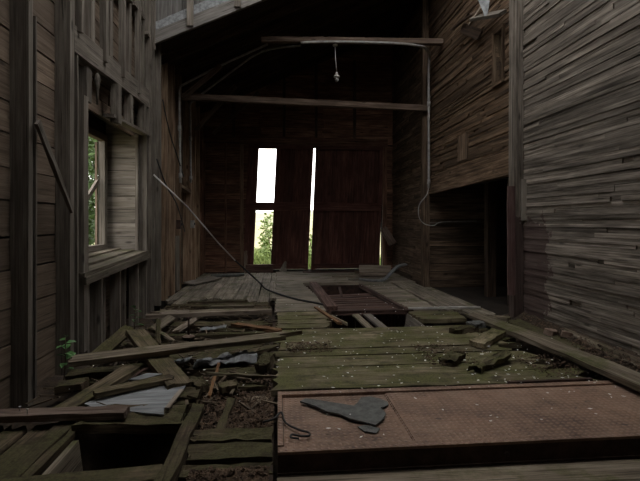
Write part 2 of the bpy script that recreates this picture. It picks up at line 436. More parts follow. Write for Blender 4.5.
# outer wall of the bay, with the glassless window
ow = struct(multi_box('wall_left_bay', [((-2.74, 5.0, -.9), (-2.68, 6.42, 3.2)), ((-2.74, 7.36, -.9), (-2.68, 7.8, 3.2)), ((-2.74, 6.42, -.9), (-2.68, 7.36, 1.0)), ((-2.74, 6.42, 2.68), (-2.68, 7.36, 3.2)),
                                        ((-2.74, 5.0, 3.16), (-2.28, 7.8, 3.2)), ((-2.68, 5.0, -.9), (-2.2, 5.2, 3.2)), ((-2.68, 7.52, -.9), (-2.2, 7.8, 3.2))], M['backing']), 'outer wall of the window bay')
wi = struct(empty('window_1', (-2.66, 6.9, 1.0)), 'glassless side window with shrubs behind it')
board('frame_stile', (-2.65, 7.33, .98), (-2.65, 7.33, 2.7), (1, 0, 0), .11, .08, M['return'], wi, n=4)
board('frame_stile', (-2.65, 6.42, .98), (-2.65, 6.42, 2.7), (1, 0, 0), .11, .08, M['stud'], wi, n=4)
board('frame_rail', (-2.65, 6.36, 1.02), (-2.65, 7.38, 1.02), (1, 0, 0), .08, .09, M['stud'], wi, n=4)
board('frame_rail', (-2.65, 6.36, 2.68), (-2.65, 7.38, 2.68), (1, 0, 0), .10, .09, M['left'], wi, n=4)
board('broken_bar', (-2.69, 6.55, 1.55), (-2.69, 7.22, 2.02), (1, 0, 0), .07, .035, M['stud'], wi, n=3)
board('broken_bar', (-2.70, 7.19, 1.05), (-2.70, 7.19, 2.6), (1, 0, 0), .03, .03, M['left'], wi, n=3)
# leaning stick
o = board('loose_stick', (XL + .05, 4.06, 2.24), (XL + .055, 4.70, 1.50), (1, 0, .1), .06, .03, M['stud'], n=5, rough=.004, taper=(1.2, .75))
tag(o, 'slanting broken stick hanging across the left wall studs', 'stick')

# ---------------------------------------------------------------- left wall, back bay
wb = struct(multi_box('wall_left_back', [((-2.30, 7.72, -.9), (-2.25, 10.05, 4.6)), ((-2.30, 10.95, -.9), (-2.25, YF + .2, 4.6)), ((-2.30, 10.05, 2.15), (-2.25, 10.95, 4.6)), ((-2.30, 10.05, -.9), (-2.25, 10.95, -.1))], M['backing']), 'left wall of the dark back bay with close studs')
def rows_gap(X, y0, y1, z0, z1, h, mat):
    rows(wb, X, y0, y1, z0, z1, h, mat)
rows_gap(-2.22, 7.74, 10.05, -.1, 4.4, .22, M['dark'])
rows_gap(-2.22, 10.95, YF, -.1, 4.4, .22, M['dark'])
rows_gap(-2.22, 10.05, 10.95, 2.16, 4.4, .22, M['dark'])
for y, w, mt in ((8.22, .06, 'stud'), (8.72, .06, 'stud_brown'), (9.30, .06, 'stud_brown'), (9.92, .08, 'stud_brown'),
                 (11.05, .09, 'stud_brown'), (11.65, .07, 'stud_brown'), (12.25, .08, 'stud_brown'), (12.8, .09, 'far')):
    stud(wb, y, -.05, 4.5, w, XL + .04, .19, mt)
board('doorway_head', (XL - .03, 9.95, 2.16), (XL - .03, 11.05, 2.10), (0, 0, 1), .16, .06, M['stud_brown'], wb)
multi_box('side_room', [((-3.0, 10.0, -.1), (-2.95, 11.0, 2.3)), ((-3.0, 9.9, -.1), (-2.3, 9.95, 2.3)), ((-3.0, 11.05, -.1), (-2.3, 11.1, 2.3)), ((-3.0, 9.9, 2.25), (-2.3, 11.1, 2.3)), ((-3.0, 9.9, -.15), (-2.3, 11.1, -.1))], M['backing'], wb)
o = board('grey_strip', (XL + .05, 9.52, .02), (XL + .05, 9.50, 1.12), (1, -.5, 0), .10, .03, M['stud'], n=4)
tag(o, 'pale grey upright strip of wood against the dark left studs', 'board')

# ---------------------------------------------------------------- gable over the back bay
wg = struct(empty('wall_gable', (-2.0, GY, 4.4)), 'grey board gable above the sloping rafter')
put('backing_sheet', mesh('backing_sheet', [(x_, y_, z_) for y_ in (GY + .11, GY + .14) for x_, z_ in ((-2.5, roof_z(-2.5) + .12), (3.6, roof_z(3.6) + .12), (3.6, 7.6), (-2.5, 7.6))], [(0, 1, 2, 3), (7, 6, 5, 4), (0, 4, 5, 1), (1, 5, 6, 2), (2, 6, 7, 3), (3, 7, 4, 0)]), M['backing'], wg)  # unseen sheet added behind the gable planks against light leaks
x = -2.4
while x < 3.3:
    w = U(.17, .22); zb = roof_z(x + w / 2) + .22
    board('gable_plank', (x + w / 2, GY + .09, zb), (x + w / 2, GY + .09, 7.4), (0, -1, 0), w - .006, .025, M['gable'], wg)
    x += w
board('barge_rafter', (-2.08, GY, roof_z(-2.08) + .10), (3.35, GY, roof_z(3.35) + .10), (0, -1, 0), .20, .07, M['fascia'], wg, n=12, rough=.004)
s = -2.05
k = 0
while s < 3.2:
    L_ = U(.20, .27)
    a = Vector((s, GY + .01 - .012 * (k % 2), roof_z(s) + .28 + U(-.012, .012))); b = Vector((s + L_ * 1.08, GY + .01 - .012 * (k % 2), roof_z(s + L_ * 1.08) + .28 + U(-.012, .012)))
    board('shingle', a, b, (0, -1, .25), U(.17, .21), .02, M['shingle'], wg, n=2, m=2, rough=.008)
    s += L_; k += 1
stud(wl, 7.93, 4.3, 7.4, .12, XL + .01, .22)
for xx in (-1.46, -.67, .55):
    board('gable_cleat', (xx, GY - .06, roof_z(xx) + .03), (xx, GY - .06, roof_z(xx) + 1.6), (0, -1, 0), .11, .04, M['stud'], wg, n=4)
# back bay roof
rf = struct(empty('ceiling', (0, 10.5, 5)), 'dark boarded underside of the back bay roof')
put('roof_backing', mesh('roof_backing', [(x_, y_, roof_z(x_) + dz) for dz in (.15, .19) for x_, y_ in ((-2.5, GY), (3.6, GY), (3.6, YF + .3), (-2.5, YF + .3))], [(3, 2, 1, 0), (4, 5, 6, 7), (0, 1, 5, 4), (1, 2, 6, 5), (2, 3, 7, 6), (3, 0, 4, 7)]), M['backing'], rf)  # unseen sheet added over the planks to keep sky light from leaking in
y = GY + .1
while y < YF + .2:
    w = U(.19, .23)
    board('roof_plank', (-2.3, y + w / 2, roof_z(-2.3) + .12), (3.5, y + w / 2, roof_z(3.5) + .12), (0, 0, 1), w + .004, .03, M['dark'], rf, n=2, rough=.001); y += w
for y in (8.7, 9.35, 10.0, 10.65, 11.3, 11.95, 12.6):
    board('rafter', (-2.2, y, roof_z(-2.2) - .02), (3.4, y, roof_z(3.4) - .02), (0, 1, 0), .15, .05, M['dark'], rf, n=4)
for p0, p1 in (((-1.9, 9.62, 3.95), (-1.15, 9.62, 4.62)), ((-1.95, 11.3, 3.6), (-1.0, 11.3, 4.7)), ((-1.7, 12.5, 3.75), (-.5, 12.5, 4.9))):
    board('brace', p0, p1, (0, 1, 0), .1, .05, M['tie'], rf)

# ---------------------------------------------------------------- far wall and double doors
wf = struct(multi_box('wall_far', [((-2.3, YF + .07, -.95), (-.735, YF + .12, 7.4)), ((2.985, YF + .07, -.95), (3.5, YF + .12, 7.4)), ((-.80, YF + .07, -.95), (2.98, YF + .12, .06)), ((-1.0, YF + .07, 3.50), (3.1, YF + .12, 7.4))], M['backing']), 'dark red brown end wall around the double doors')
def far_rows(x0, x1, z0, z1, seams=()):
    z = z0
    while z < z1 - .02:
        h = min(U(.18, .23), z1 - z); cuts = [x0] + [c + U(-.15, .15) for c in seams] + [x1]
        for a, b in zip(cuts, cuts[1:]):
            yy = YF + .05 + U(-.006, .006)
            board('plank', (a, yy, z + h / 2), (b, yy, z + h / 2), (0, -1, 0), h - U(.004, .012), .025, M['far'], wf, rough=.002)
        z += h
far_rows(-2.22, -.74, 0, 3.6); far_rows(3.02, 3.4, 0, 3.6); far_rows(-2.22, 3.4, 3.62, 6.6, (-.4, 1.4))
for xx in (-2.0, -1.42, -.98):
    board('batten', (xx, YF, .0), (xx, YF, 3.6), (0, -1, 0), .09 if xx > -1.1 else .05, .06, M['far'] if xx < -1.1 else M['stud_brown'], wf)
board('batten', (3.07, YF, .0), (3.07, YF, 3.6), (0, -1, 0), .12, .08, M['far'], wf)
board('door_head', (-1.05, YF - .01, 3.68), (3.15, YF - .01, 3.66), (0, -1, 0), .22, .08, M['far'], wf, n=6)
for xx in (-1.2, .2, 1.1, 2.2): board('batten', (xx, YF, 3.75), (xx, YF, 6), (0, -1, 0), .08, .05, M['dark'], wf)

def leaf(name, label, x0, x1, lean, openings):
    """ledged door leaf: stiles, rails, upright boards; board columns listed in openings are missing"""
    d = struct(empty(name, ((x0 + x1) / 2, YF + .03, .03)), label)
    H_ = 3.56
    def P(x, z, y=0): return (x + lean * z / H_, YF + .03 + y, z)
    w = .11
    for a, b in ((x0, x0 + w), (x1 - w, x1)):
        board('stile', P((a + b) / 2, .05, -.03), P((a + b) / 2, H_, -.03), (0, -1, 0), w, .05, M['door'], d, n=5)
    for z0, z1 in ((.08, .22), (1.72, 1.95), (3.45, 3.57)):
        zc = (z0 + z1) / 2
        board('rail', P(x0, zc, -.035), P(x1, zc, -.035), (0, -1, 0), z1 - z0, .055, M['door'], d, n=4)
    xx = x0 + .02; nb = int(round((x1 - x0 - .04) / .24)); bw = (x1 - x0 - .04) / nb
    for k in range(nb):
        for z0, z1 in ((.08, 1.84), (1.84, 3.56)):
            if k in openings: continue
            a = xx + k * bw
            board('door_board', P(a + bw / 2, z0, (.012, .037)[k % 2]), P(a + bw / 2, z1, (.012, .037)[k % 2]), (0, -1, 0), bw + .02, .024, M['door'], d, n=3, rough=.001)
    return d
leaf('door_1', 'left barn door leaf with two open panes of daylight', -.95, .86, .17, (1, 2))
leaf('door_2', 'right barn door leaf, dark faded red, shut', 0.95, 2.905, .14, ())

# ---------------------------------------------------------------- right wall: cribbed front bay, loft wall, back bay, alcove
def crib(parent, y0, y1, z0, z1, h, mat, seg=(1.0, 2.4), X=XR, skip=None, jit=.02):
    z = z0
    while z < z1:
        hh = h * U(.7, 1.35); y = y0; first = True; sh = False
        while y < y1 - .05:
            L_ = U(*seg); dx = U(-jit, jit)
            if first: L_ *= U(.3, 1)
            elif not sh and U(0, 1) < .3: L_ = U(.05, .22); dx += .018; sh = True
            first = False
            e = min(y + L_, y1)
            if y1 - e < .25: e = y1
            spans = [(y, e)]
            if skip and skip[2] < z + hh and z < skip[3]:
                spans = [(a, b) for a, b in ((y, min(e, skip[0])), (max(y, skip[1]), e)) if b - a > .02]
            for a, b in spans:
                board('plank', (X + .045 + dx, a, z + hh / 2 + U(-.003, .003)), (X + .045 + dx + U(-.004, .004), b, z + hh / 2 + U(-.003, .003)), (-1, 0, 0), hh - U(.0, .0035), .09, mat, parent, rough=.0018, n=3)
            y = e
        z += hh
wr = struct(box('wall_right', (XR + .10, -2.5, -.9), (XR + .16, 6.0, 7.4), M['backing']), 'right wall of stacked weathered grey timbers')
crib(wr, 1.2, 5.9, -.05, 5.4, .047, M['crib'], (1.5, 4.2), jit=.010)
wm = struct(multi_box('wall_right_loft', [((XR + .10, 6.0, 2.05), (XR + .16, 6.44, 7.4)), ((XR + .10, 6.68, 2.05), (XR + .16, 10.0, 7.4)), ((XR + .10, 6.44, 2.05), (XR + .16, 6.68, 3.50)), ((XR + .10, 6.44, 4.22), (XR + .16, 6.68, 7.4))], M['backing']), 'brown timber wall above the dark side bay')
crib(wm, 6.03, 9.78, 2.42, 6.6, .048, M['crib_brown'], (1.4, 3.4), jit=.014, skip=(6.44, 6.68, 3.50, 4.22))
board('bay_header', (XR + .04, 6.03, 2.27), (XR + .04, 9.78, 2.20), (-1, 0, 0), .38, .1, M['crib_brown'], wm, n=8, rough=.004)
board('patch_board', (XR - .01, 7.9, 2.5), (XR - .01, 7.9, 2.95), (-1, 0, 0), .42, .03, M['crib_dark'], wm)
w2 = struct(empty('window_2', (XR + .05, 6.62, 3.52)), 'narrow slot window high in the brown timber wall')
for a, b, ww in (((XR + .03, 6.42, 3.44), (XR + .03, 6.42, 4.28), .035), ((XR + .03, 6.71, 3.44), (XR + .03, 6.71, 4.28), .06)):
    board('frame_stile', a, b, (-1, 0, 0), ww, .14, M['crib_brown'], w2)
for zc in (3.47, 4.25): board('frame_rail', (XR + .03, 6.40, zc), (XR + .03, 6.74, zc), (-1, 0, 0), .05, .14, M['crib_brown'], w2)
box('pane', (XR + .115, 6.44, 3.50), (XR + .12, 6.68, 4.22), M['glass'], w2)
wrb = struct(box('wall_right_back', (XR + .10, 9.9, -.5), (XR + .16, YF + .2, 7.4), M['backing']), 'dark timber wall of the back bay')
crib(wrb, 9.92, YF, -.05, 6.4, .085, M['crib_dark'], (1.4, 3.0), jit=.012)
# posts on the right
ps = board('post', (XR - .07, 5.965, -.1), (XR - .07, 5.965, 7.3), (-1, 0, 0), .13, .14, M['crib'], wr, n=8, rough=.005)
board('post_cleat', (XR - .015, 5.86, 1.42), (XR - .015, 5.86, 1.97), (-.3, -.9, 0), .075, .05, M['return'], wr)
mb = board('maroon_board', (XR - .175, 5.90, .42), (XR - .175, 5.90, 1.88), (-.1, -1, 0), .10, .035, M['maroon'], wr, n=5); mb['label'] = 'maroon painted upright board on the grey post'
board('post', (XR - .06, 9.84, -.1), (XR - .06, 9.84, 6.6), (-1, 0, 0), .14, .15, M['crib_dark'], wrb, n=8, rough=.005)
# side bay (alcove)
al = struct(multi_box('wall_right_side_bay', [((5.4, 5.9, -.3), (5.46, 9.98, 2.3)), ((XR + .1, 9.93, -.3), (5.46, 9.99, 2.3)), ((XR + .16, 5.9, -.3), (5.46, 5.96, 2.3)), ((XR + .16, 5.9, 2.25), (5.46, 9.98, 2.3)), ((XR + .0, 5.9, -.14), (5.46, 9.98, -.05))], M['backing']), 'dark side bay opening under the loft wall')
z = -.05
while z < 2.2:
    h = U(.13, .2)
    board('plank', (XR + .0, 9.88 + U(-.01, .01), z + h / 2), (4.75, 9.88 + U(-.01, .01), z + h / 2), (0, -1, 0), h - .012, .04, M['crib_dark'], al, n=4, rough=.004); z += h
board('ledge_strip', (XR + .02, 9.83, 1.38), (4.6, 9.83, 1.40), (0, -1, 0), .03, .05, M['stud'], al)
board('bay_post', (4.14, 8.62, -.05), (4.14, 8.62, 2.25), (0, -1, 0), .17, .15, M['dark'], al, n=5)
board('bay_post', (4.02, 7.6, -.05), (4.02, 7.6, 2.25), (0, -1, 0), .08, .1, M['dark'], al, n=5)

# wall behind the camera, closed; broken front roof, unseen, opening sized for the light
wk = struct(multi_box('wall_front', [((-2.3, -2.56, -.9), (3.5, -2.5, 7.4))], M['left']), 'plain boarded wall behind the viewer')
cf = struct(empty('ceiling_front', (.6, 2.0, 7.4)), 'broken boarded roof of the front bay')
ROOF_OPEN = (2.1, 6.4)
y = -2.6
while y < GY + .1:
    w = .3
    full = not (ROOF_OPEN[0] < y < ROOF_OPEN[1])
    if full: board('roof_plank', (-2.4, y + w / 2, 7.45), (3.6, y + w / 2, 7.45), (0, 0, 1), w + .002, .03, M['dark'], cf, n=2, rough=.001)
    y += w
for y in (-1.5, 0, 1.5, 3.0, 4.5, 6, 7.5): board('rafter', (-2.3, y, 7.34), (3.5, y, 7.34), (0, 1, 0), .16, .05, M['dark'], cf)

# ---------------------------------------------------------------- floor
fl = struct(empty('floor', (.6, 5, -.2)), 'plank floor of the drive, mossy and broken')
# soil bed
def soil_bed():
    nx, ny = 46, 100; vs, fs = [], []
    for j in range(ny + 1):
        for i in range(nx + 1):
            x = -2.4 + 5.9 * i / nx; y = -2.5 + 15.5 * j / ny
            zz = -.62 + .09 * noise.noise((x * 1.7, y * 1.7, .3)) + .04 * noise.noise((x * 6, y * 6, 4))
            if x < .0 and 3.5 < y < 8.6:          # rubble fills the broken floor on the left
                t = min(1, (y - 3.45) / .35) * min(1, (8.6 - y) / .3)
                zz = zz * (1 - t) + t * (-.13 + .07 * noise.noise((x * 2.3, y * 2.3, 9)) + .03 * noise.noise((x * 9, y * 9, 2)))
            if x > 2.75 and 2.9 < y < 6.6:        # spilled soil along the right wall
                t = min(1, (x - 2.75) / .3)
                zz = zz * (1 - t) + t * (-.03 + .22 * max(0, x - 2.95) / .35 * min(1, (6.6 - y) / .5) + .04 * noise.noise((x * 5, y * 5, 7)))
            if x > 3.3: zz = max(zz, -.3)
            vs.append((x, y, zz))
    for j in range(ny):
        for i in range(nx):
            a = j * (nx + 1) + i; fs.append((a, a + 1, a + nx + 2, a + nx + 1))
    return mesh('soil_bed', vs, fs, True)
sb = put('soil_bed', soil_bed(), M['soil'], fl); sb['kind'] = 'stuff'; sb['label'] = 'dark crumbled soil under the broken floor'
# mossy front deck, boards across
y = 3.83; i = 0
while y < 6.0:
    w = (.36, .27, .36, .25, .33, .38, .33)[i % 7]
    if y + w > 6.06: w = 6.06 - y
    x1 = 2.95 - U(0, .25)
    board('deck_plank', (-.02 - U(0, .05), y + w / 2, -.033 + U(-.012, .008)), (x1, y + w / 2 + U(-.01, .01), -.033 + U(-.012, .008)), (0, 0, 1), w - U(.006, .034), .06, M['moss'], fl, n=12, m=4, rough=.005, rag=(.08, .35), split=.012)
    y += w; i += 1
# left of and right of the pit
for y, w in ((6.10, .26), (6.37, .28), (6.66, .26), (6.93, .27)):
    board('deck_plank', (-.03, y + w / 2, -.035), (.78 + U(-.05, .04), y + w / 2, -.035), (0, 0, 1), w - .012, .06, M['moss'], fl, n=5, m=4, rough=.006, rag=(.05, .1), split=.012)
for y, w in ((6.46, .28), (6.75, .30)):
    board('deck_plank', (2.02, y + w / 2, -.03), (2.8, y + w / 2, -.03), (0, 0, 1), w - .01, .06, M['moss'], fl, n=5, m=4, rough=.006, rag=(.08, .1), split=.01)
y = 7.22
while y < 12.9:
    w = U(.21, .27)
    le = .93 - (y - 7.1) * .095
    if y < 10.45:
        board('deck_plank', (-.04, y + w / 2, -.03), (le - .02, y + w / 2, -.03), (0, 0, 1), w - .01, .06, M['deck'], fl, n=4, m=2, rough=.004, rag=(.04, .03))
        board('deck_plank', (2.12 - (y - 7.1) * .08, y + w / 2, -.03), (2.62, y + w / 2, -.03), (0, 0, 1), w - .01, .06, M['deck'], fl, n=4, m=2, rough=.004, rag=(.04, .05))
    else:
        board('deck_plank', (-.04, y + w / 2, -.03), (3.25, y + w / 2, -.03), (0, 0, 1), w - .01, .06, M['deck'], fl, n=5, m=2, rough=.004, rag=(.04, .05))
    y += w
# lengthwise planks by the right wall, back half
for x, y0, y1, w in ((2.78, 7.0, 10.4, .24), (3.03, 6.6, 10.4, .24), (3.22, 6.6, 9.6, .16)):
    board('deck_plank', (x, y0, -.02), (x - .02, y1, -.02), (0, 0, 1), w, .06, M['deck'], fl, n=6, m=2, rough=.004, rag=(.1, .05))
# left aisle, lengthwise planks
x = -2.02
while x < -.1:
    w = U(.19, .23)
    b0 = 8.62 + U(-.1, .12) if -1.45 < x < -.65 else 8.2 + U(-.15, .25)
    b1 = U(10.6, 11.0)
    board('aisle_plank', (x + w / 2, b0, -.05 + U(-.015, .01)), (x + w / 2 + U(-.02, .02), b1, -.04), (0, 0, 1), w - .015, .05, M['deck'], fl, n=4, m=3, rough=.006, rag=(.2, .05))
    board('aisle_plank', (x + w / 2, b1 + .01, -.045), (x + w / 2, 12.9, -.04), (0, 0, 1), w - .012, .05, M['deck'], fl, n=4, m=2, rough=.004)
    x += w
board('aisle_joist', (-1.55, 8.17, -.03), (-.5, 8.2, -.02), (0, 0, 1), .14, .1, M['moss2'], fl, n=6, m=3, rough=.01, rag=(.1, .1))
# rotten cross boards in the broken left half
for yy, x0, x1, w, tz, mt in ((3.45, -1.42, -.58, .28, -.03, 'moss2'), (3.66, -1.45, -.62, .16, -.04, 'moss2'), (3.82, -1.0, -.58, .20, -.03, 'moss2'), (4.05, -.72, -.06, .13, -.05, 'moss2'), (4.30, -1.9, -.62, .18, -.07, 'moss2'), (4.36, -.60, -.08, .16, -.05, 'moss2'),
                              (4.62, -.95, -.06, .17, -.06, 'moss2'), (4.98, -1.5, -.1, .2, -.06, 'moss2'), (5.25, -1.25, -.05, .17, -.05, 'moss2'), (5.52, -1.9, -.4, .18, -.06, 'moss2'), (5.80, -1.6, -.06, .2, -.04, 'moss2'),
                              (6.15, -1.0, -.08, .2, -.06, 'moss2'), (6.45, -1.7, -.06, .18, -.04, 'moss2'), (7.3, -1.95, -.1, .22, -.03, 'debris'), (7.58, -1.2, -.06, .2, -.04, 'moss2'), (7.9, -1.9, -.1, .2, -.04, 'moss2')):
    board('rotten_plank', (x0, yy + U(-.04, .04), tz + U(-.02, .02)), (x1, yy + U(-.05, .05), tz + U(-.02, .02)), (U(-.08, .08), U(-.15, .12), 1), w, .07, M[mt], fl, n=8, m=4, rough=.012, rag=(.16, .16), split=.025)
# near left: lengthwise planks and the pit edge
for x, w, y0, y1, zt in ((-2.02, .17, 1.0, 3.5, -.04), (-1.84, .17, 1.0, 3.5, -.05), (-1.66, .16, 1.0, 3.5, -.05), (-1.50, .13, 2.4, 3.52, -.02)):
    board('aisle_plank', (x, y0, zt - .025), (x + .02, y1, zt - .025), (0, 0, 1), w - .012, .05, M['moss2'], fl, n=6, m=3, rough=.006, rag=(.02, .12))
board('aisle_plank', (-1.41, 2.4, -.06), (-1.40, 3.42, -.06), (0, 0, 1), .05, .06, M['moss2'], fl, n=6, m=2, rough=.01, rag=(.02, .1))
board('pit_side', (-1.33, 2.35, -.26), (-1.32, 3.22, -.24), (1, 0, .12), .36, .04, M['debris'], fl, n=3)
board('near_plank', (-2.1, 2.56, -.045), (-.62, 2.67, -.03), (0, 0, 1), .16, .05, M['moss2'], fl, n=6, m=3, rough=.005, rag=(.02, .05))
board('near_plank', (-2.1, 2.38, -.045), (-.62, 2.48, -.045), (0, 0, 1), .19, .05, M['debris'], fl, n=6, m=3, rough=.005)
board('pit_joist', (-.62, 2.2, -.10), (-.60, 3.62, -.08), (0, 0, 1), .09, .18, M['moss2'], fl, n=8, m=3, rough=.012, rag=(.02, .08))
board('pit_joist', (-.40, 3.16, -.12), (-.36, 3.75, -.1), (0, 0, 1), .06, .18, M['moss2'], fl, n=4, m=2, rough=.01)
board('pit_joist', (-.01 - .04, 2.0, -.14), (-.05, 7.2, -.14), (0, 0, 1), .05, .16, M['dark'], fl, n=8)
board('pit_prop', (-1.25, 3.3, -.62), (-1.1, 3.25, -.38), (0, -1, 0), .06, .03, M['debris'], fl)
board('pit_prop', (-.85, 3.0, -.5), (-.66, 2.9, -.42), (0, -1, .6), .12, .03, M['sheet'], fl)
for (xa, ya, za), (xb, yb, zb), w, t in (((-.60, 3.13, -.02), (-.02, 3.10, -.015), .16, .09), ((-.61, 2.93, -.03), (-.02, 2.90, -.02), .19, .10), ((-.63, 2.74, -.05), (-.02, 2.73, -.05), .12, .09)):
    board('short_timber', (xa, ya, za - t / 2), (xb, yb, zb - t / 2), (0, 0, 1), w, t, M['moss2'], fl, n=7, m=4, rough=.009, rag=(.09, .02), split=.02)
for x in (-.52, -.3, -.12): board('short_timber', (x, 2.1, -.16), (x, 2.62, -.16), (0, 0, 1), .19, .06, M['moss2'], fl, n=4, m=3, rough=.01)
board('litter_tray', (-.17, 3.2, -.09), (-.17, 3.85, -.07), (0, 0, 1), .28, .04, M['debris'], fl, n=4, m=3, rough=.01)
# floor in front of the plate, at the lower level
y = 2.775
for w in (.22, .3, .3, .3, .3, .3, .3, .3, .3):
    board('near_deck_plank', (.0, y - w / 2, -.165), (3.28, y - w / 2, -.165), (0, 0, 1), w - .008, .06, M['debris'], fl, n=6, m=2, rough=.003); y -= w
for k in range(8): board('near_deck_plank', (-2.0, -2.3 + k * .5, -.09), (.0, -2.3 + k * .5, -.09), (0, 0, 1), .49, .06, M['deck'], fl, n=3)
# pit under the hatch
multi_box('pit_lining', [((.6, 5.98, -1.0), (.64, 10.5, -.06)), ((2.72, 5.98, -1.0), (2.76, 7.05, -.06)), ((2.1, 7.1, -1.0), (2.14, 10.5, -.06)), ((.6, 5.96, -1.0), (2.76, 6.0, -.07)), ((.6, 10.48, -1), (2.14, 10.52, -.06))], M['rustdark'], fl)
for k in range(9):
    board('pit_plank', (.72 + k * .22, 7.4, -.75), (.72 + k * .22, 7.4, -.12), (0, -1, 0), .2, .03, M['hatch'], fl)
board('pit_plank', (2.02, 6.05, -.16), (2.02, 7.05, -.14), (-1, 0, .2), .22, .03, M['stud'], fl)

# leaf litter and chips (uncountable)
def chips(name, areas, n, mat, size, label, cat, zf, flat=.3, parent=None):
    vs, fs = [], []
    for _ in range(n):
        x0, x1, y0, y1 = RNG.choice(areas)
        x, y = U(x0, x1), U(y0, y1); zz = zf(x, y) + U(.0, .012)
        s = size * U(.5, 1.6); a = U(0, 6.28); e = s * U(.35, .8)
        d = Vector((math.cos(a), math.sin(a), U(-flat, flat))); w = Vector((-math.sin(a), math.cos(a), U(-flat, flat)))
        b = len(vs); c = Vector((x, y, zz)); up = Vector((0, 0, .003))
        vs += [c + d * s + up, c + w * e + up, c - d * s + up, c - w * e * .8 + up, c - Vector((0, 0, .002))]
        fs += [(b, b + 1, b + 2, b + 3), (b + 1, b, b + 4), (b + 2, b + 1, b + 4), (b + 3, b + 2, b + 4), (b, b + 3, b + 4)]
    o = put(name, mesh(name, vs, fs), mat, parent)
    o['label'] = label; o['kind'] = 'stuff'
    if not parent: o['category'] = cat
    return o
def zl(x, y): return -.06 if y > 3.45 else -.05
chips('leaf_litter', [(-.6, -.06, 3.2, 4.1), (-.35, -.03, 3.2, 3.85), (-1.9, -.05, 4.0, 6.6), (-.5, -.05, 2.5, 2.72), (-1.0, -.05, 3.6, 4.4)], 6500, M['litter'], .016, 'brown leaf litter and wood crumbs over the broken floor', 'leaf litter', zl, .8)
chips('wood_crumbs', [(3.0, 3.26, 3.2, 5.8)] * 5 + [ (2.4, 2.95, 3.9, 4.6), (1.5, 2.0, 4.3, 5.1), (.1, .6, 4.9, 5.3)], 2600, M['litter'], .014, 'brown crumbs spilled along the foot of the right wall', 'leaf litter', lambda x, y: -.005 + .22 * (x - 2.95) / .35 if x > 2.95 else .004, .6)
def splinters(n):
    vs, fs = [], []
    for _ in range(n):
        x, y = U(-1.9, -.05), U(3.6, 8.2); L_ = U(.05, .22); w = U(.008, .03); a = U(0, 3.14); d = Vector((math.cos(a), math.sin(a), U(-.35, .35))).normalized()
        e = d.cross(Vector((0, 0, 1))).normalized(); up = e.cross(d); c = Vector((x, y, -.03 + U(-.02, .05))); b = len(vs)
        for sx in (-1, 1):
            for p, q in ((-1, -.4), (1, -.4), (1, .4), (-1, .4)): vs.append(c + d * (sx * L_ / 2) + e * (p * w * (1 if sx < 0 else U(.2, .9)) / 2) + up * (q * w * .6))
        fs += [(b, b + 1, b + 2, b + 3), (b + 7, b + 6, b + 5, b + 4)] + [(b + k, b + 4 + k, b + 4 + (k + 1) % 4, b + (k + 1) % 4) for k in range(4)]
    return mesh('splinters', vs, fs)
tag(put('wood_splinters', splinters(420), plain('mixed_splinter_wood', (.03, .022, .014), (.17, .13, .09), 3, bump=.4)), 'small brown splinters strewn through the broken left floor', 'splinters', kind='stuff')
FL = [(.0, 2.9, 3.85, 6.0)] * 6 + [(1.4, 2.7, 3.85, 5.2)] * 2 + [(.0, 2.9, 2.9, 3.7)] + [(.1, 2.9, 3.68, 3.9)] + [(0, 2.6, 6.4, 8)] + [(1.5, 2.6, 7.2, 12)]
def zf(x, y): return .012
chips('paint_flakes', FL, 300, M['flake'], .013, 'white paint flakes scattered over the mossy deck', 'paint flakes', zf, .15)
chips('paint_flakes_debris', [(-1.9, -.1, 3.6, 6.6), (2.9, 3.1, 3.6, 6)], 90, M['flake'], .010, 'white paint flakes among the broken boards', 'paint flakes', lambda x, y: .0 if x < 0 else .09, .3)

# ---------------------------------------------------------------- steel plate deck in front
pd = empty('weighing_deck', (1.5, 3.3, -.13)); tag(pd, 'rusty chequer plate steel deck with raised frame across the drive', 'steel deck')
PX1 = 3.26
def panel(x0, x1, z):
    return multi_box('chequer_panel', [((x0, 2.87, z - .01), (x1, 3.70, z))], M['plate'], pd, ((x0 + x1) / 2, 3.3, z))
panel(.045, .872, -.012); panel(.884, 2.10, .0); panel(2.106, PX1, .0)
multi_box('frame', [((.005, 2.80, -.015), (PX1, 2.868, .003)), ((.005, 2.87, -.02), (.04, 3.78, .012)), ((.04, 3.705, -.02), (PX1, 3.775, .012)), ((.874, 2.87, -.02), (.882, 3.7, -.006))], M['plate'], pd, (1.6, 3.3, 0))
multi_box('front_channel', [((.005, 2.80, -.135), (PX1, 2.812, -.0155)), ((.005, 2.79, -.135), (PX1, 2.81, -.122))], M['rustdark'], pd, (1.6, 2.8, -.1))
multi_box('side_channel', [((.005, 2.815, -.135), (.018, 3.775, -.021))], M['rustdark'], pd, (0, 3.3, -.1))
for xx in (1.45, 2.45): lathe('bolt', [(.018, 0), (.018, .008), (.01, .013)], (xx, 2.795, -.07), M['rustdark'], pd, 6).rotation_euler = (math.radians(90), 0, 0)
o = board('gap_strip', (1.98, 3.80, .015), (2.75, 3.80, .02), (0, 0, 1), .035, .02, M['rustdark']); tag(o, 'thin dark strip standing in for the black gap behind the chequer plate', 'gap strip')  # dark strip laid where there is only the shaded gap behind the plate

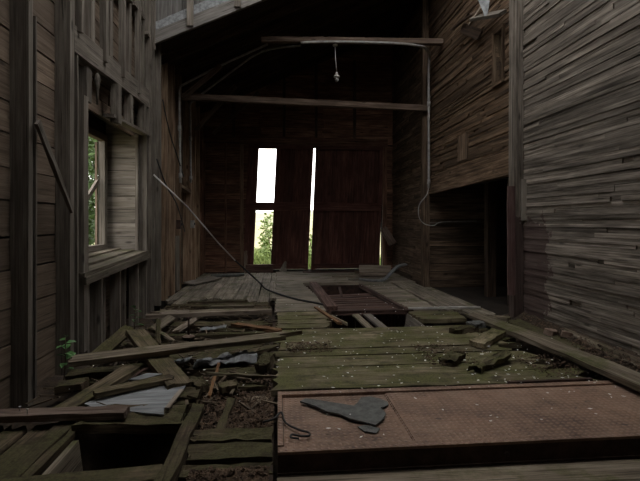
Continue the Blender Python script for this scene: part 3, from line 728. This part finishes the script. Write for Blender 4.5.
o = slab_poly('rubber_scrap', [(.18, 3.56, .018), (.22, 3.60, .018), (.30, 3.575, .02), (.40, 3.50, .02), (.52, 3.44, .022), (.64, 3.39, .02), (.76, 3.36, .02), (.79, 3.27, .018), (.74, 3.20, .016), (.68, 3.10, .016), (.60, 3.16, .016), (.52, 3.20, .018), (.44, 3.30, .016), (.36, 3.34, .018), (.28, 3.44, .018)][::-1], .012, M['rubber'], jit=.012)
tag(o, 'long torn strip of grey rubber lying on the chequer plate', 'rubber scrap')
o = slab_poly('rubber_scrap', [(.55, 3.42, .008), (.62, 3.50, .008), (.66, 3.60, .008), (.74, 3.62, .008), (.80, 3.58, .008), (.86, 3.50, .008), (.85, 3.44, .008), (.80, 3.40, .008), (.70, 3.38, .008)][::-1], .008, M['rubber'], jit=.008)
tag(o, 'squarish torn piece of grey rubber behind the long strip', 'rubber scrap')
o = slab_poly('rubber_crumb', [(.55, 3.12, .0), (.62, 3.14, .0), (.70, 3.07, .0), (.66, 3.0, .0), (.58, 3.05, .0)][::-1], .006, M['rubber'], jit=.01)
tag(o, 'small dark crumb of rubber in front of the long strip', 'rubber scrap')
o = tube('hooked_wire', smooth_path([(-.10, 3.24, .0), (-.02, 3.22, .03), (.03, 3.30, .04), (.06, 3.19, .012), (.14, 3.08, .012), (.205, 3.03, .012), (.21, 2.985, .012), (.16, 2.98, .012), (.10, 3.01, .012), (.09, 2.97, .012), (.14, 2.95, .012)]), .007, M['cable'])
tag(o, 'black hooked wire lying over the corner of the chequer plate', 'wire')

# ---------------------------------------------------------------- sunken hatch in the middle of the drive
ht = empty('floor_hatch', (1.4, 7.1, -.05)); tag(ht, 'sunken dark red slatted hatch over the drive pit', 'hatch')
board('hatch_rail', (.86, 7.15, .03), (.80, 10.2, .02), (0, 0, 1), .17, .10, M['hatch'], ht, n=5)
board('front_rail', (.84, 7.10, .0), (2.14, 7.10, .0), (0, 0, 1), .06, .04, M['rustdark'], ht, n=4)
board('hatch_rail', (2.06, 7.15, -.02), (1.86, 10.2, -.03), (0, 0, 1), .06, .08, M['hatch'], ht, n=4)
for k in range(9):
    y = 7.32 + k * .262
    t = (y - 7.1) / 3.2
    board('slat', (.93 - .06 * t, y, -.06 - .01 * k), (2.05 - .18 * t, y, -.06 - .006 * k), (0, .06, 1), .235, .035, M['hatch'], ht, rough=.004)
board('cross_bar', (1.3, 9.2, -.12), (1.42, 10.4, -.1), (0, 0, 1), .05, .05, M['hatch'], ht)
tag(board('threshold_rail', (2.08, 7.14, .03), (3.24, 7.10, .035), (0, 0, 1), .035, .03, M['steelrod']), 'thin pale metal rail lying across the drive beside the hatch', 'rail')
tag(board('fallen_plank', (1.19, 6.98, -.02), (1.32, 6.35, -.115), (0, -.1, 1), .10, .03, M['debris'], n=4, m=2, rag=(.03, .03)), 'narrow striped plank slanting into the pit before the hatch', 'plank')
tag(board('fallen_plank', (1.37, 6.98, -.02), (1.52, 6.35, -.12), (.1, -.1, 1), .13, .03, M['stud'], n=4, m=2, rag=(.03, .03)), 'wider grey plank slanting into the pit, right of the narrow one', 'plank')
tag(board('splinter', (.62, 7.5, .01), (.86, 6.2, .015), (0, 0, 1), .05, .03, M['rot'], n=4, m=2, rag=(.08, .1)), 'brown splintered strip along the left edge of the hatch pit', 'splinter')
tag(board('splinter', (.80, 6.95, -.02), (1.02, 6.45, -.06), (.2, 0, 1), .05, .03, M['debris'], n=3, m=2, rag=(.08, .1)), 'short splinter poking over the corner of the hatch pit', 'splinter')

# ---------------------------------------------------------------- loose boards, left
def loose(label, p0, p1, W, T, mat, nrm=(0, 0, 1), name='loose_plank', cat='plank', group=None, **kw):
    kw.setdefault('n', 7); kw.setdefault('m', 4); kw.setdefault('rough', .006); kw.setdefault('rag', (.04, .04))
    o = board(name, p0, p1, nrm, W, T, M[mat], **kw); tag(o, label, cat, group); return o
rp = loose('red brown sawn plank lying across the front left floor, nail in its end', (-1.98, 3.44, .03), (-1.06, 3.40, .04), .12, .05, 'redbrown', rag=(.015, .015), split=.004)
for xl, yl in ((-.30, .02), (-.22, -.03)):
    nl = lathe('nail', [(.003, 0), (.003, .03), (.009, .031), (.008, .035)], (0, 0, 0), M['galv']); nl.parent = rp; nl.matrix_basis = Matrix.Translation((xl, yl, .024))
loose('long mossy plank propped across the debris, pointed at its right end', (-1.83, 4.25, .17), (.30, 4.95, .20), .15, .05, 'debris', (0, -.15, 1), rag=(.05, .35), taper=(1.0, .8))
loose('wide mossy plank sloping down towards the grey sheet', (-1.58, 5.30, .18), (-.79, 3.86, .045), .20, .055, 'moss3', (.0, .1, 1), rag=(.04, .03))
loose('short mossy plank leaning behind the wide sloping one', (-1.92, 4.85, -.05), (-1.66, 5.42, .20), .13, .04, 'moss3', (.5, -.2, 1))
loose('mossy plank running from the weeds down to the red brown one', (-1.30, 4.36, .07), (-1.60, 3.46, .0), .14, .045, 'moss3', (.1, 0, 1))
loose('narrow mossy plank along the back edge of the grey sheet', (-1.42, 3.70, .07), (-.86, 3.99, .085), .09, .04, 'moss3', (0, -.2, 1), taper=(.7, 1.15))
loose('rounded rotten plank under the left end of the long mossy one', (-1.98, 4.42, -.02), (-.95, 4.50, .02), .14, .07, 'moss2', (0, -.1, 1), rag=(.1, .12), rough=.012)
loose('small dark block of wood beside the weeds', (-1.86, 4.06, .0), (-1.60, 4.09, .02), .16, .07, 'moss2')
loose('grey slate coloured board flat by the wall below the window', (-1.98, 4.95, .0), (-1.45, 5.05, .03), .22, .02, 'rubber', name='loose_board', cat='board')
loose('long pale brown strip lying straight across the rear of the debris', (-1.88, 6.80, .045), (-.08, 7.02, .05), .09, .055, 'pale', rag=(.01, .01))
loose('flat pale board just behind the long pale strip', (-1.78, 7.18, .01), (-1.32, 7.28, .015), .17, .025, 'pale')
loose('short broken board standing at a slant left of the iron pin', (-1.58, 5.95, .02), (-1.44, 6.55, .08), .12, .035, 'debris', (.35, 0, 1))
loose('short pale broken board just left of the iron pin', (-1.27, 5.92, .02), (-1.14, 6.5, .06), .10, .03, 'pale', (-.2, 0, 1))
loose('thin broken lath slanting down right among the debris', (-1.60, 6.05, .06), (-1.17, 5.40, .03), .045, .02, 'debris', name='loose_lath', cat='lath')
loose('dark upright splinter beside the sloping wide plank', (-1.34, 5.35, .02), (-1.44, 5.75, .22), .05, .03, 'moss2', (.6, -.5, .3), name='loose_lath', cat='lath')
loose('rusty orange broken plank bridging on to the mossy deck', (-.58, 6.30, .02), (.13, 5.74, .03), .11, .04, 'rot', rag=(.1, .2), rough=.012)
loose('thin orange stick pointing towards the viewer', (-.55, 4.48, .05), (-.55, 3.76, -.01), .022, .018, 'rot', name='loose_stick', cat='stick', m=1)
loose('thin grey stick lying crosswise over the orange one', (-.65, 4.20, .045), (.03, 4.05, .04), .025, .02, 'debris', name='loose_stick', cat='stick', m=1)
loose('small mossy block beside the orange stick', (-.50, 3.93, .0), (-.33, 3.98, .01), .13, .05, 'moss3')
loose('mossy knotted stump of wood near the crossed sticks', (-.72, 4.15, .0), (-.60, 3.85, .02), .1, .07, 'moss2', rough=.02)
loose('grey mossy chunk by the left edge of the deck', (-.16, 4.32, .02), (-.07, 4.62, .06), .12, .08, 'moss2', rough=.02)
loose('flat rotten board in front of the far aisle gap', (-1.25, 7.72, .0), (-.35, 7.68, .01), .1, .03, 'debris', rag=(.2, .1))
loose('low broken board at the left edge of the mossy deck', (-.4, 4.85, .0), (.02, 5.2, .01), .12, .04, 'moss2', rag=(.1, .1))
o = tube('bent_rod', smooth_path([(-1.27, 4.15, .02), (-1.22, 4.3, .05), (-1.12, 4.45, .06), (-1.10, 4.62, .12)]), .014, M['rustdark']); tag(o, 'dark bent rusty rod curling between the mossy planks', 'rod')
pn = empty('iron_pin', (-1.07, 5.72, .0)); tag(pn, 'upright rusty iron pin with a round base plate', 'iron pin')
tube('shank', [(-1.07, 5.72, .02), (-1.07, 5.72, .22)], .012, M['rustdark'], pn)
lathe('base_ring', [(.075, 0), (.08, .01), (.05, .022), (.02, .03)], (-1.07, 5.72, .0), M['redbrown'], pn, 16)
lathe('head', [(.012, 0), (.024, .008), (.022, .022), (.008, .028)], (-1.07, 5.72, .215), M['rustdark'], pn, 10)
# grey sheet
o = slab_poly('grey_sheet', [(-1.46, 3.66, .02), (-1.40, 3.74, .02), (-1.20, 3.80, .035), (-1.14, 3.87, .04), (-.98, 3.90, .045), (-.76, 3.93, .05), (-.74, 3.84, .05), (-.80, 3.72, .04), (-.78, 3.62, .035), (-.82, 3.47, .03), (-.80, 3.38, .02), (-.95, 3.44, .02), (-1.15, 3.50, .018), (-1.37, 3.56, .02)][::-1], .012, M['sheet'], jit=.012)
tag(o, 'blue grey weathered sheet lying flat behind the red brown plank', 'sheet')
board('sheet_strip', (-.80, 3.44, .045), (-.76, 3.78, .055), (0, 0, 1), .035, .01, M['pale'], o).matrix_parent_inverse = Matrix.Translation(-o.location)
o = slab_poly('grey_sheet_scrap', [(-1.22, 3.93, .10), (-1.10, 4.06, .11), (-.98, 4.02, .11), (-1.12, 3.92, .10)][::-1], .01, M['sheet'], jit=.01); tag(o, 'small torn scrap of blue grey sheet behind the narrow mossy plank', 'sheet')

def crumple(name, x0, x1, y0, y1, z, amp, mat, label, cat, seed, nx=14, ny=7):
    r = random.Random(seed); vs, fs = [], []
    c = Vector(((x0 + x1) / 2, (y0 + y1) / 2, z))
    for sgn in (1, -1):
        for j in range(ny + 1):
            for i in range(nx + 1):
                u, v = i / nx, j / ny
                x = x0 + (x1 - x0) * u; y = y0 + (y1 - y0) * v + .05 * noise.noise((u * 3, seed, 0)) * (1 if j in (0, ny) else .5)
                zz = z + amp * (abs(noise.noise((u * 3.2 + seed, v * 2.1, 0))) + .4 * noise.noise((u * 9, v * 6, seed))) + sgn * .004
                vs.append(Vector((x, y + .12 * (u - .5), zz)) - c)
    k = (nx + 1) * (ny + 1)
    for b, flip in ((0, False), (k, True)):
        for j in range(ny):
            for i in range(nx):
                a = b + j * (nx + 1) + i; q = (a, a + 1, a + nx + 2, a + nx + 1); fs.append(q[::-1] if flip else q)
    rim = [i for i in range(nx + 1)] + [j * (nx + 1) + nx for j in range(1, ny + 1)] + [ny * (nx + 1) + i for i in range(nx - 1, -1, -1)] + [j * (nx + 1) for j in range(ny - 1, 0, -1)]
    for a, b in zip(rim, rim[1:] + rim[:1]): fs.append((a, a + k, b + k, b))
    o = put(name, mesh(name, vs, fs), mat); o.location = c; tag(o, label, cat); return o
crumple('tin_scrap', -.80, -.20, 4.55, 4.80, .0, .13, M['tin'], 'crumpled grey tin scrap under the long mossy plank', 'tin scrap', 3)
crumple('tin_scrap', -1.00, -.86, 4.58, 4.70, .03, .03, M['tin'], 'tiny flat tin scrap left of the crumpled one', 'tin scrap', 5, 5, 4)
crumple('tin_scrap', -.98, -.66, 6.0, 6.14, .02, .04, M['tin'], 'thin bluish tin strip behind the iron pin', 'tin scrap', 8, 8, 3)

# ---------------------------------------------------------------- loose boards, deck and right side
loose('broken mossy plank stub near the foot of the long right plank', (2.20, 4.92, .035), (2.72, 5.42, .05), .17, .06, 'moss', (0, -.1, 1), rag=(.06, .05), rough=.012)
loose('mossy splintered plank stub nearest the chequer plate', (1.76, 4.06, .03), (2.36, 4.50, .06), .085, .06, 'moss', (.25, -.3, 1), rag=(.2, .05), rough=.014)
loose('dark lump of rotten bark beside the mossy stub', (1.62, 4.36, .02), (1.88, 4.60, .04), .15, .05, 'moss2', rag=(.1, .1), rough=.02)
loose('small dark rotten chunk on the deck by the far stub', (2.18, 5.62, .02), (2.55, 5.72, .03), .13, .06, 'moss2', rough=.02)
loose('blackened chunk of wood at the head of the long right plank', (2.52, 5.86, .03), (2.82, 5.95, .04), .16, .07, 'rubber', rough=.02)
loose('long grey plank running along the right side on the mossy deck', (2.80, 6.45, .06), (3.00, 3.18, .075), .20, .05, 'debris', (-.1, 0, 1), n=12, rag=(.05, .06), warp=.02)
loose('mossy plank half buried between the long plank and the right wall', (3.06, 5.75, .10), (3.10, 4.35, .07), .14, .05, 'moss2', (-.25, 0, 1), rag=(.05, .3))
loose('short grey brown board on edge against the right wall', (3.23, 4.95, .12), (3.20, 3.7, .10), .16, .04, 'debris', (-.9, 0, .4), name='loose_board', cat='board')
loose('short block at the foot of the maroon board', (2.98, 6.15, .07), (3.12, 5.92, .09), .1, .06, 'debris', rag=(.02, .02))
for lb, p, rz in (('pale broken brick half on the spilled soil', (3.12, 4.98, .14), .4), ('second broken brick beside the pale half', (3.20, 4.83, .15), 1.1)):
    o = put('brick_half', board_mesh(.13, .10, .065, n=3, m=2, rough=.008, rag=(.02, .04)), M['brick']); o.location = p; o.rotation_euler = (.2, .1, rz); tag(o, lb, 'brick')
# far scrap heap
loose('grey box-like plank on edge by the right barn door', (2.08, 11.6, .17), (2.85, 11.35, .17), .27, .05, 'pale', (.2, -1, .1), rag=(.02, .02))
o = put('bent_metal_strip', mesh('bent_metal_strip', *(lambda pts, w, t: ([(Vector(p) + Vector((0, s * w, q * t)) - Vector(pts[0])) for p in pts for s, q in ((-1, 1), (1, 1), (1, -1), (-1, -1))], [(i * 4 + a, i * 4 + (a + 1) % 4, i * 4 + 4 + (a + 1) % 4, i * 4 + 4 + a) for i in range(len(pts) - 1) for a in range(4)] + [(3, 2, 1, 0), tuple(len(pts) * 4 - 4 + a for a in range(4))]))(smooth_path([(1.95, 10.75, .05), (2.2, 10.72, .02), (2.42, 10.7, .02), (2.56, 10.72, .06), (2.74, 10.8, .21), (2.92, 10.9, .33), (3.14, 11.0, .37)], 4), .12, .015)), M['tin'])
o.location = (1.95, 10.75, .05); tag(o, 'bent grey metal strip curling up in the far right corner', 'metal strip')
loose('short flat pale board on the far floor before the doors', (1.38, 11.6, .02), (2.0, 11.5, .025), .2, .03, 'pale')
loose('second flat grey board under the bent metal strip', (1.7, 10.95, .02), (2.5, 10.98, .025), .18, .03, 'stud')
loose('dark crossboard stacked behind the far scrap', (2.1, 12.45, .03), (3.0, 12.4, .03), .3, .05, 'crib_dark')
loose('red painted board jutting from the right door post', (2.97, 12.70, 1.22), (3.17, 12.35, .78), .22, .05, 'redbrown', (-.4, -1, 0), rag=(.01, .01), name='slanted_board', cat='board')
loose('dark threshold strip along the foot of the right door', (.7, 12.72, .02), (2.2, 12.7, .02), .1, .04, 'hatch', rag=(.05, .05))
loose('red brown low box board under the open pane', (-.86, 12.72, .12), (-.1, 12.72, .12), .22, .04, 'hatch', (0, -1, 0), rag=(.01, .01))
loose('triangular dark splinter leaning on the left door leaf', (.16, 12.74, .02), (.24, 12.8, .32), .17, .03, 'stud', (0, -1, .1), taper=(1.2, .25), rag=(.01, .01))
loose('loose grey board tilted on the far left aisle', (-1.95, 10.35, .04), (-1.45, 11.4, .05), .28, .03, 'stud', (.15, 0, 1))
loose('dark flat board in the far left corner', (-1.7, 12.0, .02), (-.85, 12.2, .03), .3, .04, 'rubber')
loose('narrow upright post stub left of the barn doors', (-.86, 12.78, .0), (-.86, 12.78, .62), .08, .05, 'pale', (0, -1, 0), rag=(.0, .04))

# ---------------------------------------------------------------- tie beams, conduits, lamp, rod, cable
o = board('tie_beam', (-.30, 8.9, 4.90), (3.28, 8.9, 4.985), (0, -1, 0), .095, .12, M['tie'], n=10); tag(o, 'upper brown tie beam carrying the hanging lamp', 'beam')
o = board('tie_beam', (-2.1, 9.7, 3.985), (3.25, 9.7, 3.86), (0, -1, 0), .12, .12, M['tie'], n=12); tag(o, 'lower long tie beam spanning the whole drive', 'beam')
o = tube('conduit', smooth_path([(-1.96, 9.62, 2.2), (-1.96, 9.56, 2.85), (-1.96, 9.5, 3.9), (-1.95, 9.5, 4.08), (-1.85, 9.52, 4.2), (-1.1, 9.7, 4.68), (-.20, 9.9, 5.2)], 5), .022, M['galv']); tag(o, 'grey conduit on the left studs bending under the roof, nearer one', 'conduit')
o = tube('conduit', smooth_path([(-1.96, 10.75, 2.3), (-1.96, 10.72, 3.0), (-1.96, 10.68, 3.85), (-1.96, 10.65, 4.05), (-1.8, 10.6, 4.2), (-1.0, 10.3, 4.72), (-.32, 10.0, 5.08), (.45, 8.97, 4.84)], 5), .022, M['galv']); tag(o, 'thinner conduit behind, running from the left doorway to the upper beam', 'conduit')
o = tube('conduit', smooth_path([(.45, 8.80, 4.83), (1.13, 8.79, 4.87), (2.3, 8.79, 4.88), (2.85, 8.85, 4.86), (3.10, 9.2, 4.88), (3.19, 9.40, 4.86), (3.19, 9.45, 4.6), (3.19, 9.45, 3.4), (3.19, 9.45, 2.12)], 6), .026, M['galv']); tag(o, 'grey conduit running under the beam and down the right post', 'conduit')
o = tube('loose_wire', smooth_path([(3.19, 9.45, 2.14), (3.14, 9.43, 1.98), (2.98, 9.45, 1.75), (2.98, 9.45, 1.5), (3.1, 9.45, 1.36), (3.3, 9.45, 1.33), (3.5, 9.5, 1.4), (4.3, 9.6, 1.42)]), .010, M['galv']); tag(o, 'loose grey wire looping from the right conduit into the side bay', 'wire')
for o in [q for q in C.objects if q.name.startswith('conduit')]:
    for p in {'conduit': ((-1.96, 9.52, 3.3), (-1.96, 9.6, 2.35)), 'conduit.001': ((-1.96, 10.7, 3.3), (-1.96, 10.74, 2.4)), 'conduit.002': ((3.19, 9.45, 3.9), (3.19, 9.45, 2.25))}.get(o.name, ()):
        lathe('coupling', [(.028, -.05), (.036, -.045), (.036, .045), (.028, .05)], p, M['galv'], o, 10)
lm = empty('pendant_lamp', (1.14, 8.9, 4.14)); tag(lm, 'single dusty bulb lamp hanging from the upper tie beam', 'lamp')
tube('cord', [(1.13, 8.9, 4.86), (1.135, 8.9, 4.6), (1.16, 8.9, 4.33)], .011, M['galv'], lm)
lathe('ceiling_cap', [(.05, 0), (.05, .02), (.02, .035)], (1.13, 8.9, 4.835), M['porcelain'], lm)
sk = lathe('socket', [(.012, .10), (.022, .08), (.024, .05), (.06, .02), (.068, .0), (.03, -.01)], (1.16, 8.9, 4.225), M['porcelain'], lm)
lathe('bulb', [(.022, 0), (.036, -.02), (.04, -.045), (.026, -.075), (.006, -.085)], (1.16, 8.9, 4.215), M['galv'], sk)
o = tube('steel_rod', [(-2.0, 7.72, 2.17), (-1.55, 8.2, 1.66), (-1.1, 8.85, 1.0), (-.82, 9.3, .62)], .012, M['steelrod']); tag(o, 'pale steel rod slanting down from the left wall stud', 'rod')
o = tube('rubber_hose', smooth_path([(-.83, 9.28, .635), (-.62, 9.4, .42), (-.35, 9.45, .16), (-.22, 9.35, .05), (.05, 8.8, .025), (.35, 8.2, .025), (.62, 7.85, .025), (.80, 7.6, .025)]), .018, M['cable']); tag(o, 'black hose hanging from the rod and trailing across the floor', 'hose')
o = tube('thin_cable', smooth_path([(-2.0, 8.3, 3.55), (-1.97, 8.7, 3.05), (-1.96, 9.3, 2.7), (-1.95, 9.9, 2.35)]), .012, M['cable']); tag(o, 'thin black cable sagging along the left studs', 'cable')
o = tube('thin_cable', smooth_path([(-2.0, 7.9, 2.45), (-1.96, 8.4, 2.05), (-1.95, 9.2, 1.75), (-1.95, 10.0, 1.2)]), .012, M['cable']); tag(o, 'second thin black cable lower on the left studs', 'cable')
for lb, y in (('small rusty switch box on the left stud', 9.5), ('grey switch box beside the left doorway', 11.0)):
    e = empty('switch_box', (XL + .04, y, 1.32)); tag(e, lb, 'switch box')
    box('case', (XL + .04, y - .05, 1.26), (XL + .12, y + .05, 1.44), M['galv'] if y > 10 else M['rustdark'], e)
    box('toggle', (XL + .12, y - .012, 1.33), (XL + .145, y + .012, 1.38), M['cable'], e)
# scrap caught on top of the right post
bk = empty('hanging_scrap', (3.15, 6.8, 4.6)); tag(bk, 'tangle of broken boards and tin caught high on the right wall', 'scrap')
board('stub_board', (3.12, 7.95, 4.85), (3.08, 7.0, 4.70), (-.4, 0, 1), .10, .03, M['tie'], bk)
board('stub_board', (3.08, 7.02, 4.62), (3.12, 6.12, 4.30), (-.6, 0, 1), .12, .05, M['stud'], bk)
board('stub_board', (3.06, 7.1, 4.55), (3.12, 6.5, 4.75), (-1, 0, .3), .07, .03, M['pale'], bk)
board('tin_flap', (3.05, 6.55, 4.72), (3.06, 6.5, 4.42), (-.6, -1, 0), .14, .008, M['tin'], bk, taper=(1.2, .3))
board('stub_board', (3.16, 7.6, 4.72), (3.2, 7.0, 4.35), (-1, 0, .3), .16, .04, M['dark'], bk)

# ---------------------------------------------------------------- weeds indoors
def leaf_mesh(L_, W_):
    vs = [(0, 0, 0), (L_ * .35, W_ / 2, .12 * L_), (L_ * .35, -W_ / 2, .12 * L_), (L_ * .4, 0, .03 * L_), (L_ * .75, W_ * .32, .06 * L_), (L_ * .75, -W_ * .32, .06 * L_), (L_, 0, -.12 * L_)]
    return mesh('leaf', vs, [(0, 3, 1), (0, 2, 3), (3, 6, 4), (3, 4, 1), (3, 5, 6), (3, 2, 5)])
lme = leaf_mesh(.10, .065)
def weed(loc, h, nl, label):
    w = empty('weed', loc); tag(w, label, 'weed')
    x, y, zz = loc
    st = tube('stem', [(x, y, zz), (x + .02, y - .01, zz + h * .5), (x + .01, y + .01, zz + h)], .005, M['bark'], w, 5)
    for k in range(nl):
        t = .25 + .75 * k / (nl - 1)
        o = put('leaf', lme, M['weed'], st); o.location = (x + .015, y, zz + h * t); o.rotation_euler = (U(-.4, .4), U(-.5, .2), k * 2.4); s = U(.75, 1.25); o.scale = (s, s, s)
weed((-1.96, 4.45, -.06), .40, 11, 'green weed growing at the foot of the left wall stud')
weed((-1.90, 6.35, -.05), .30, 8, 'small green weed sprouting below the window sill')

# ---------------------------------------------------------------- outdoors
gr = struct(put('ground', mesh('ground', [(-120, -60, -.35), (-2.8, -60, -.35), (-2.8, 13.1, -.35), (-120, 13.1, -.35), (5.6, -60, -.35), (120, -60, -.35), (120, 13.1, -.35), (5.6, 13.1, -.35), (120, 40, -.25), (-120, 40, -.25), (-120, 160, 1.2), (120, 160, 1.2), (5.6, -2.6, -.35), (-2.8, -2.6, -.35)], [(0, 1, 2, 3), (4, 5, 6, 7), (3, 6, 8, 9), (9, 8, 11, 10), (1, 4, 12, 13)]), M['grass']), 'dry meadow outside the doors')
def hill():
    vs, fs = [], []
    nx, ny = 60, 10
    for j in range(ny + 1):
        for i in range(nx + 1):
            x = -110 + 220 * i / nx; y = 100 + 60 * j / ny
            vs.append((x, y, -.2 + (4.3 + 1.4 * noise.noise((x * .035, 1, 0))) * math.sin(math.pi * j / ny)))
    for j in range(ny):
        for i in range(nx): a = j * (nx + 1) + i; fs.append((a, a + 1, a + nx + 2, a + nx + 1))
    return mesh('hill', vs, fs, True)
struct(put('hill', hill(), M['hill']), 'low pale hillside beyond the meadow')
def foliage(n, c, r, size, seed):
    rr = random.Random(seed); vs, fs = [], []
    for _ in range(n):
        while True:
            p = Vector((rr.uniform(-1, 1), rr.uniform(-1, 1), rr.uniform(-1, 1)))
            if p.length < 1 and p.length > .25: break
        if noise.noise(p * 2.2 + Vector((seed, 0, 0))) < -.18: continue
        p = Vector((p.x * r[0], p.y * r[1], p.z * r[2])) + Vector(c)
        d = Vector((rr.gauss(0, 1), rr.gauss(0, 1), rr.gauss(-.2, .6))).normalized(); w = d.cross(Vector((rr.gauss(0, 1), rr.gauss(0, 1), rr.gauss(0, 1)))).normalized()
        u = d.cross(w); s = size * rr.uniform(.6, 1.4); b = len(vs)
        vs += [p, p + d * s * .5 + w * s * .3 + u * s * .06, p + d * s, p + d * s * .5 - w * s * .3 + u * s * .06]
        fs += [(b, b + 1, b + 2), (b, b + 2, b + 3)]
    return vs, fs
def bush(label, base, r, n, size, mat, seed, stems=6):
    e = empty('bush', base); tag(e, label, 'bush')
    c = Vector(base) + Vector((0, 0, r[2] * 1.0))
    vs, fs = foliage(n, c, r, size, seed)
    f = put('foliage', mesh('foliage', vs, fs), mat, e); f['kind'] = 'stuff'
    rr = random.Random(seed)
    for _ in range(stems):
        t = Vector((rr.uniform(-.6, .6) * r[0], rr.uniform(-.6, .6) * r[1], r[2] * rr.uniform(.9, 1.7)))
        b = Vector(base)
        tube('stem', smooth_path([b + Vector((t.x * .1, t.y * .1, 0)), b + Vector((t.x * .4, t.y * .4, t.z * .4)), b + t], 3), .02, M['bark'], e, 5, radii=None)
bush('leafy green bush right outside the open door pane', (-.12, 17.2, -.3), (.55, .7, 1.05), 1500, .13, M['leaf'], 2)
bush('bright low bush beyond the gap between the door leaves', (1.5, 18.0, -.3), (.5, .6, .75), 700, .12, M['leaf'], 5)
bush('tall green shrub just outside the side window', (-3.95, 9.2, -.3), (.85, 1.6, 2.1), 5200, .12, M['leafd'], 11, 10)
bush('dark shrub behind the tall one at the side window', (-5.6, 12.2, -.3), (1.3, 2.2, 2.6), 6500, .16, M['leafd'], 13, 10)
bush('shadowy shrub farthest from the side window', (-7.6, 17.0, -.3), (1.8, 2.6, 3.2), 6500, .22, M['leafd'], 17, 8)
def blades(n, x0, x1, y0, y1):
    vs, fs = [], []
    for _ in range(n):
        x, y = U(x0, x1), U(y0, y1); h = U(.15, .5); a = U(0, 6.28); dx, dy = math.cos(a), math.sin(a); b = len(vs); ln = U(.05, .2)
        vs += [(x - dy * .012, y + dx * .012, -.35), (x + dy * .012, y - dx * .012, -.35), (x + dx * ln + dy * .006, y + dy * ln - dx * .006, h * .7 - .3), (x + dx * ln * 1.8, y + dy * ln * 1.8, h - .3)]
        fs += [(b, b + 1, b + 2), (b, b + 2, b + 3)]
    return mesh('grass', vs, fs)
tag(put('meadow_grass', blades(9000, -3, 4, 13.5, 24), M['blade']), 'long green grass outside the barn doors', 'grass', kind='stuff')
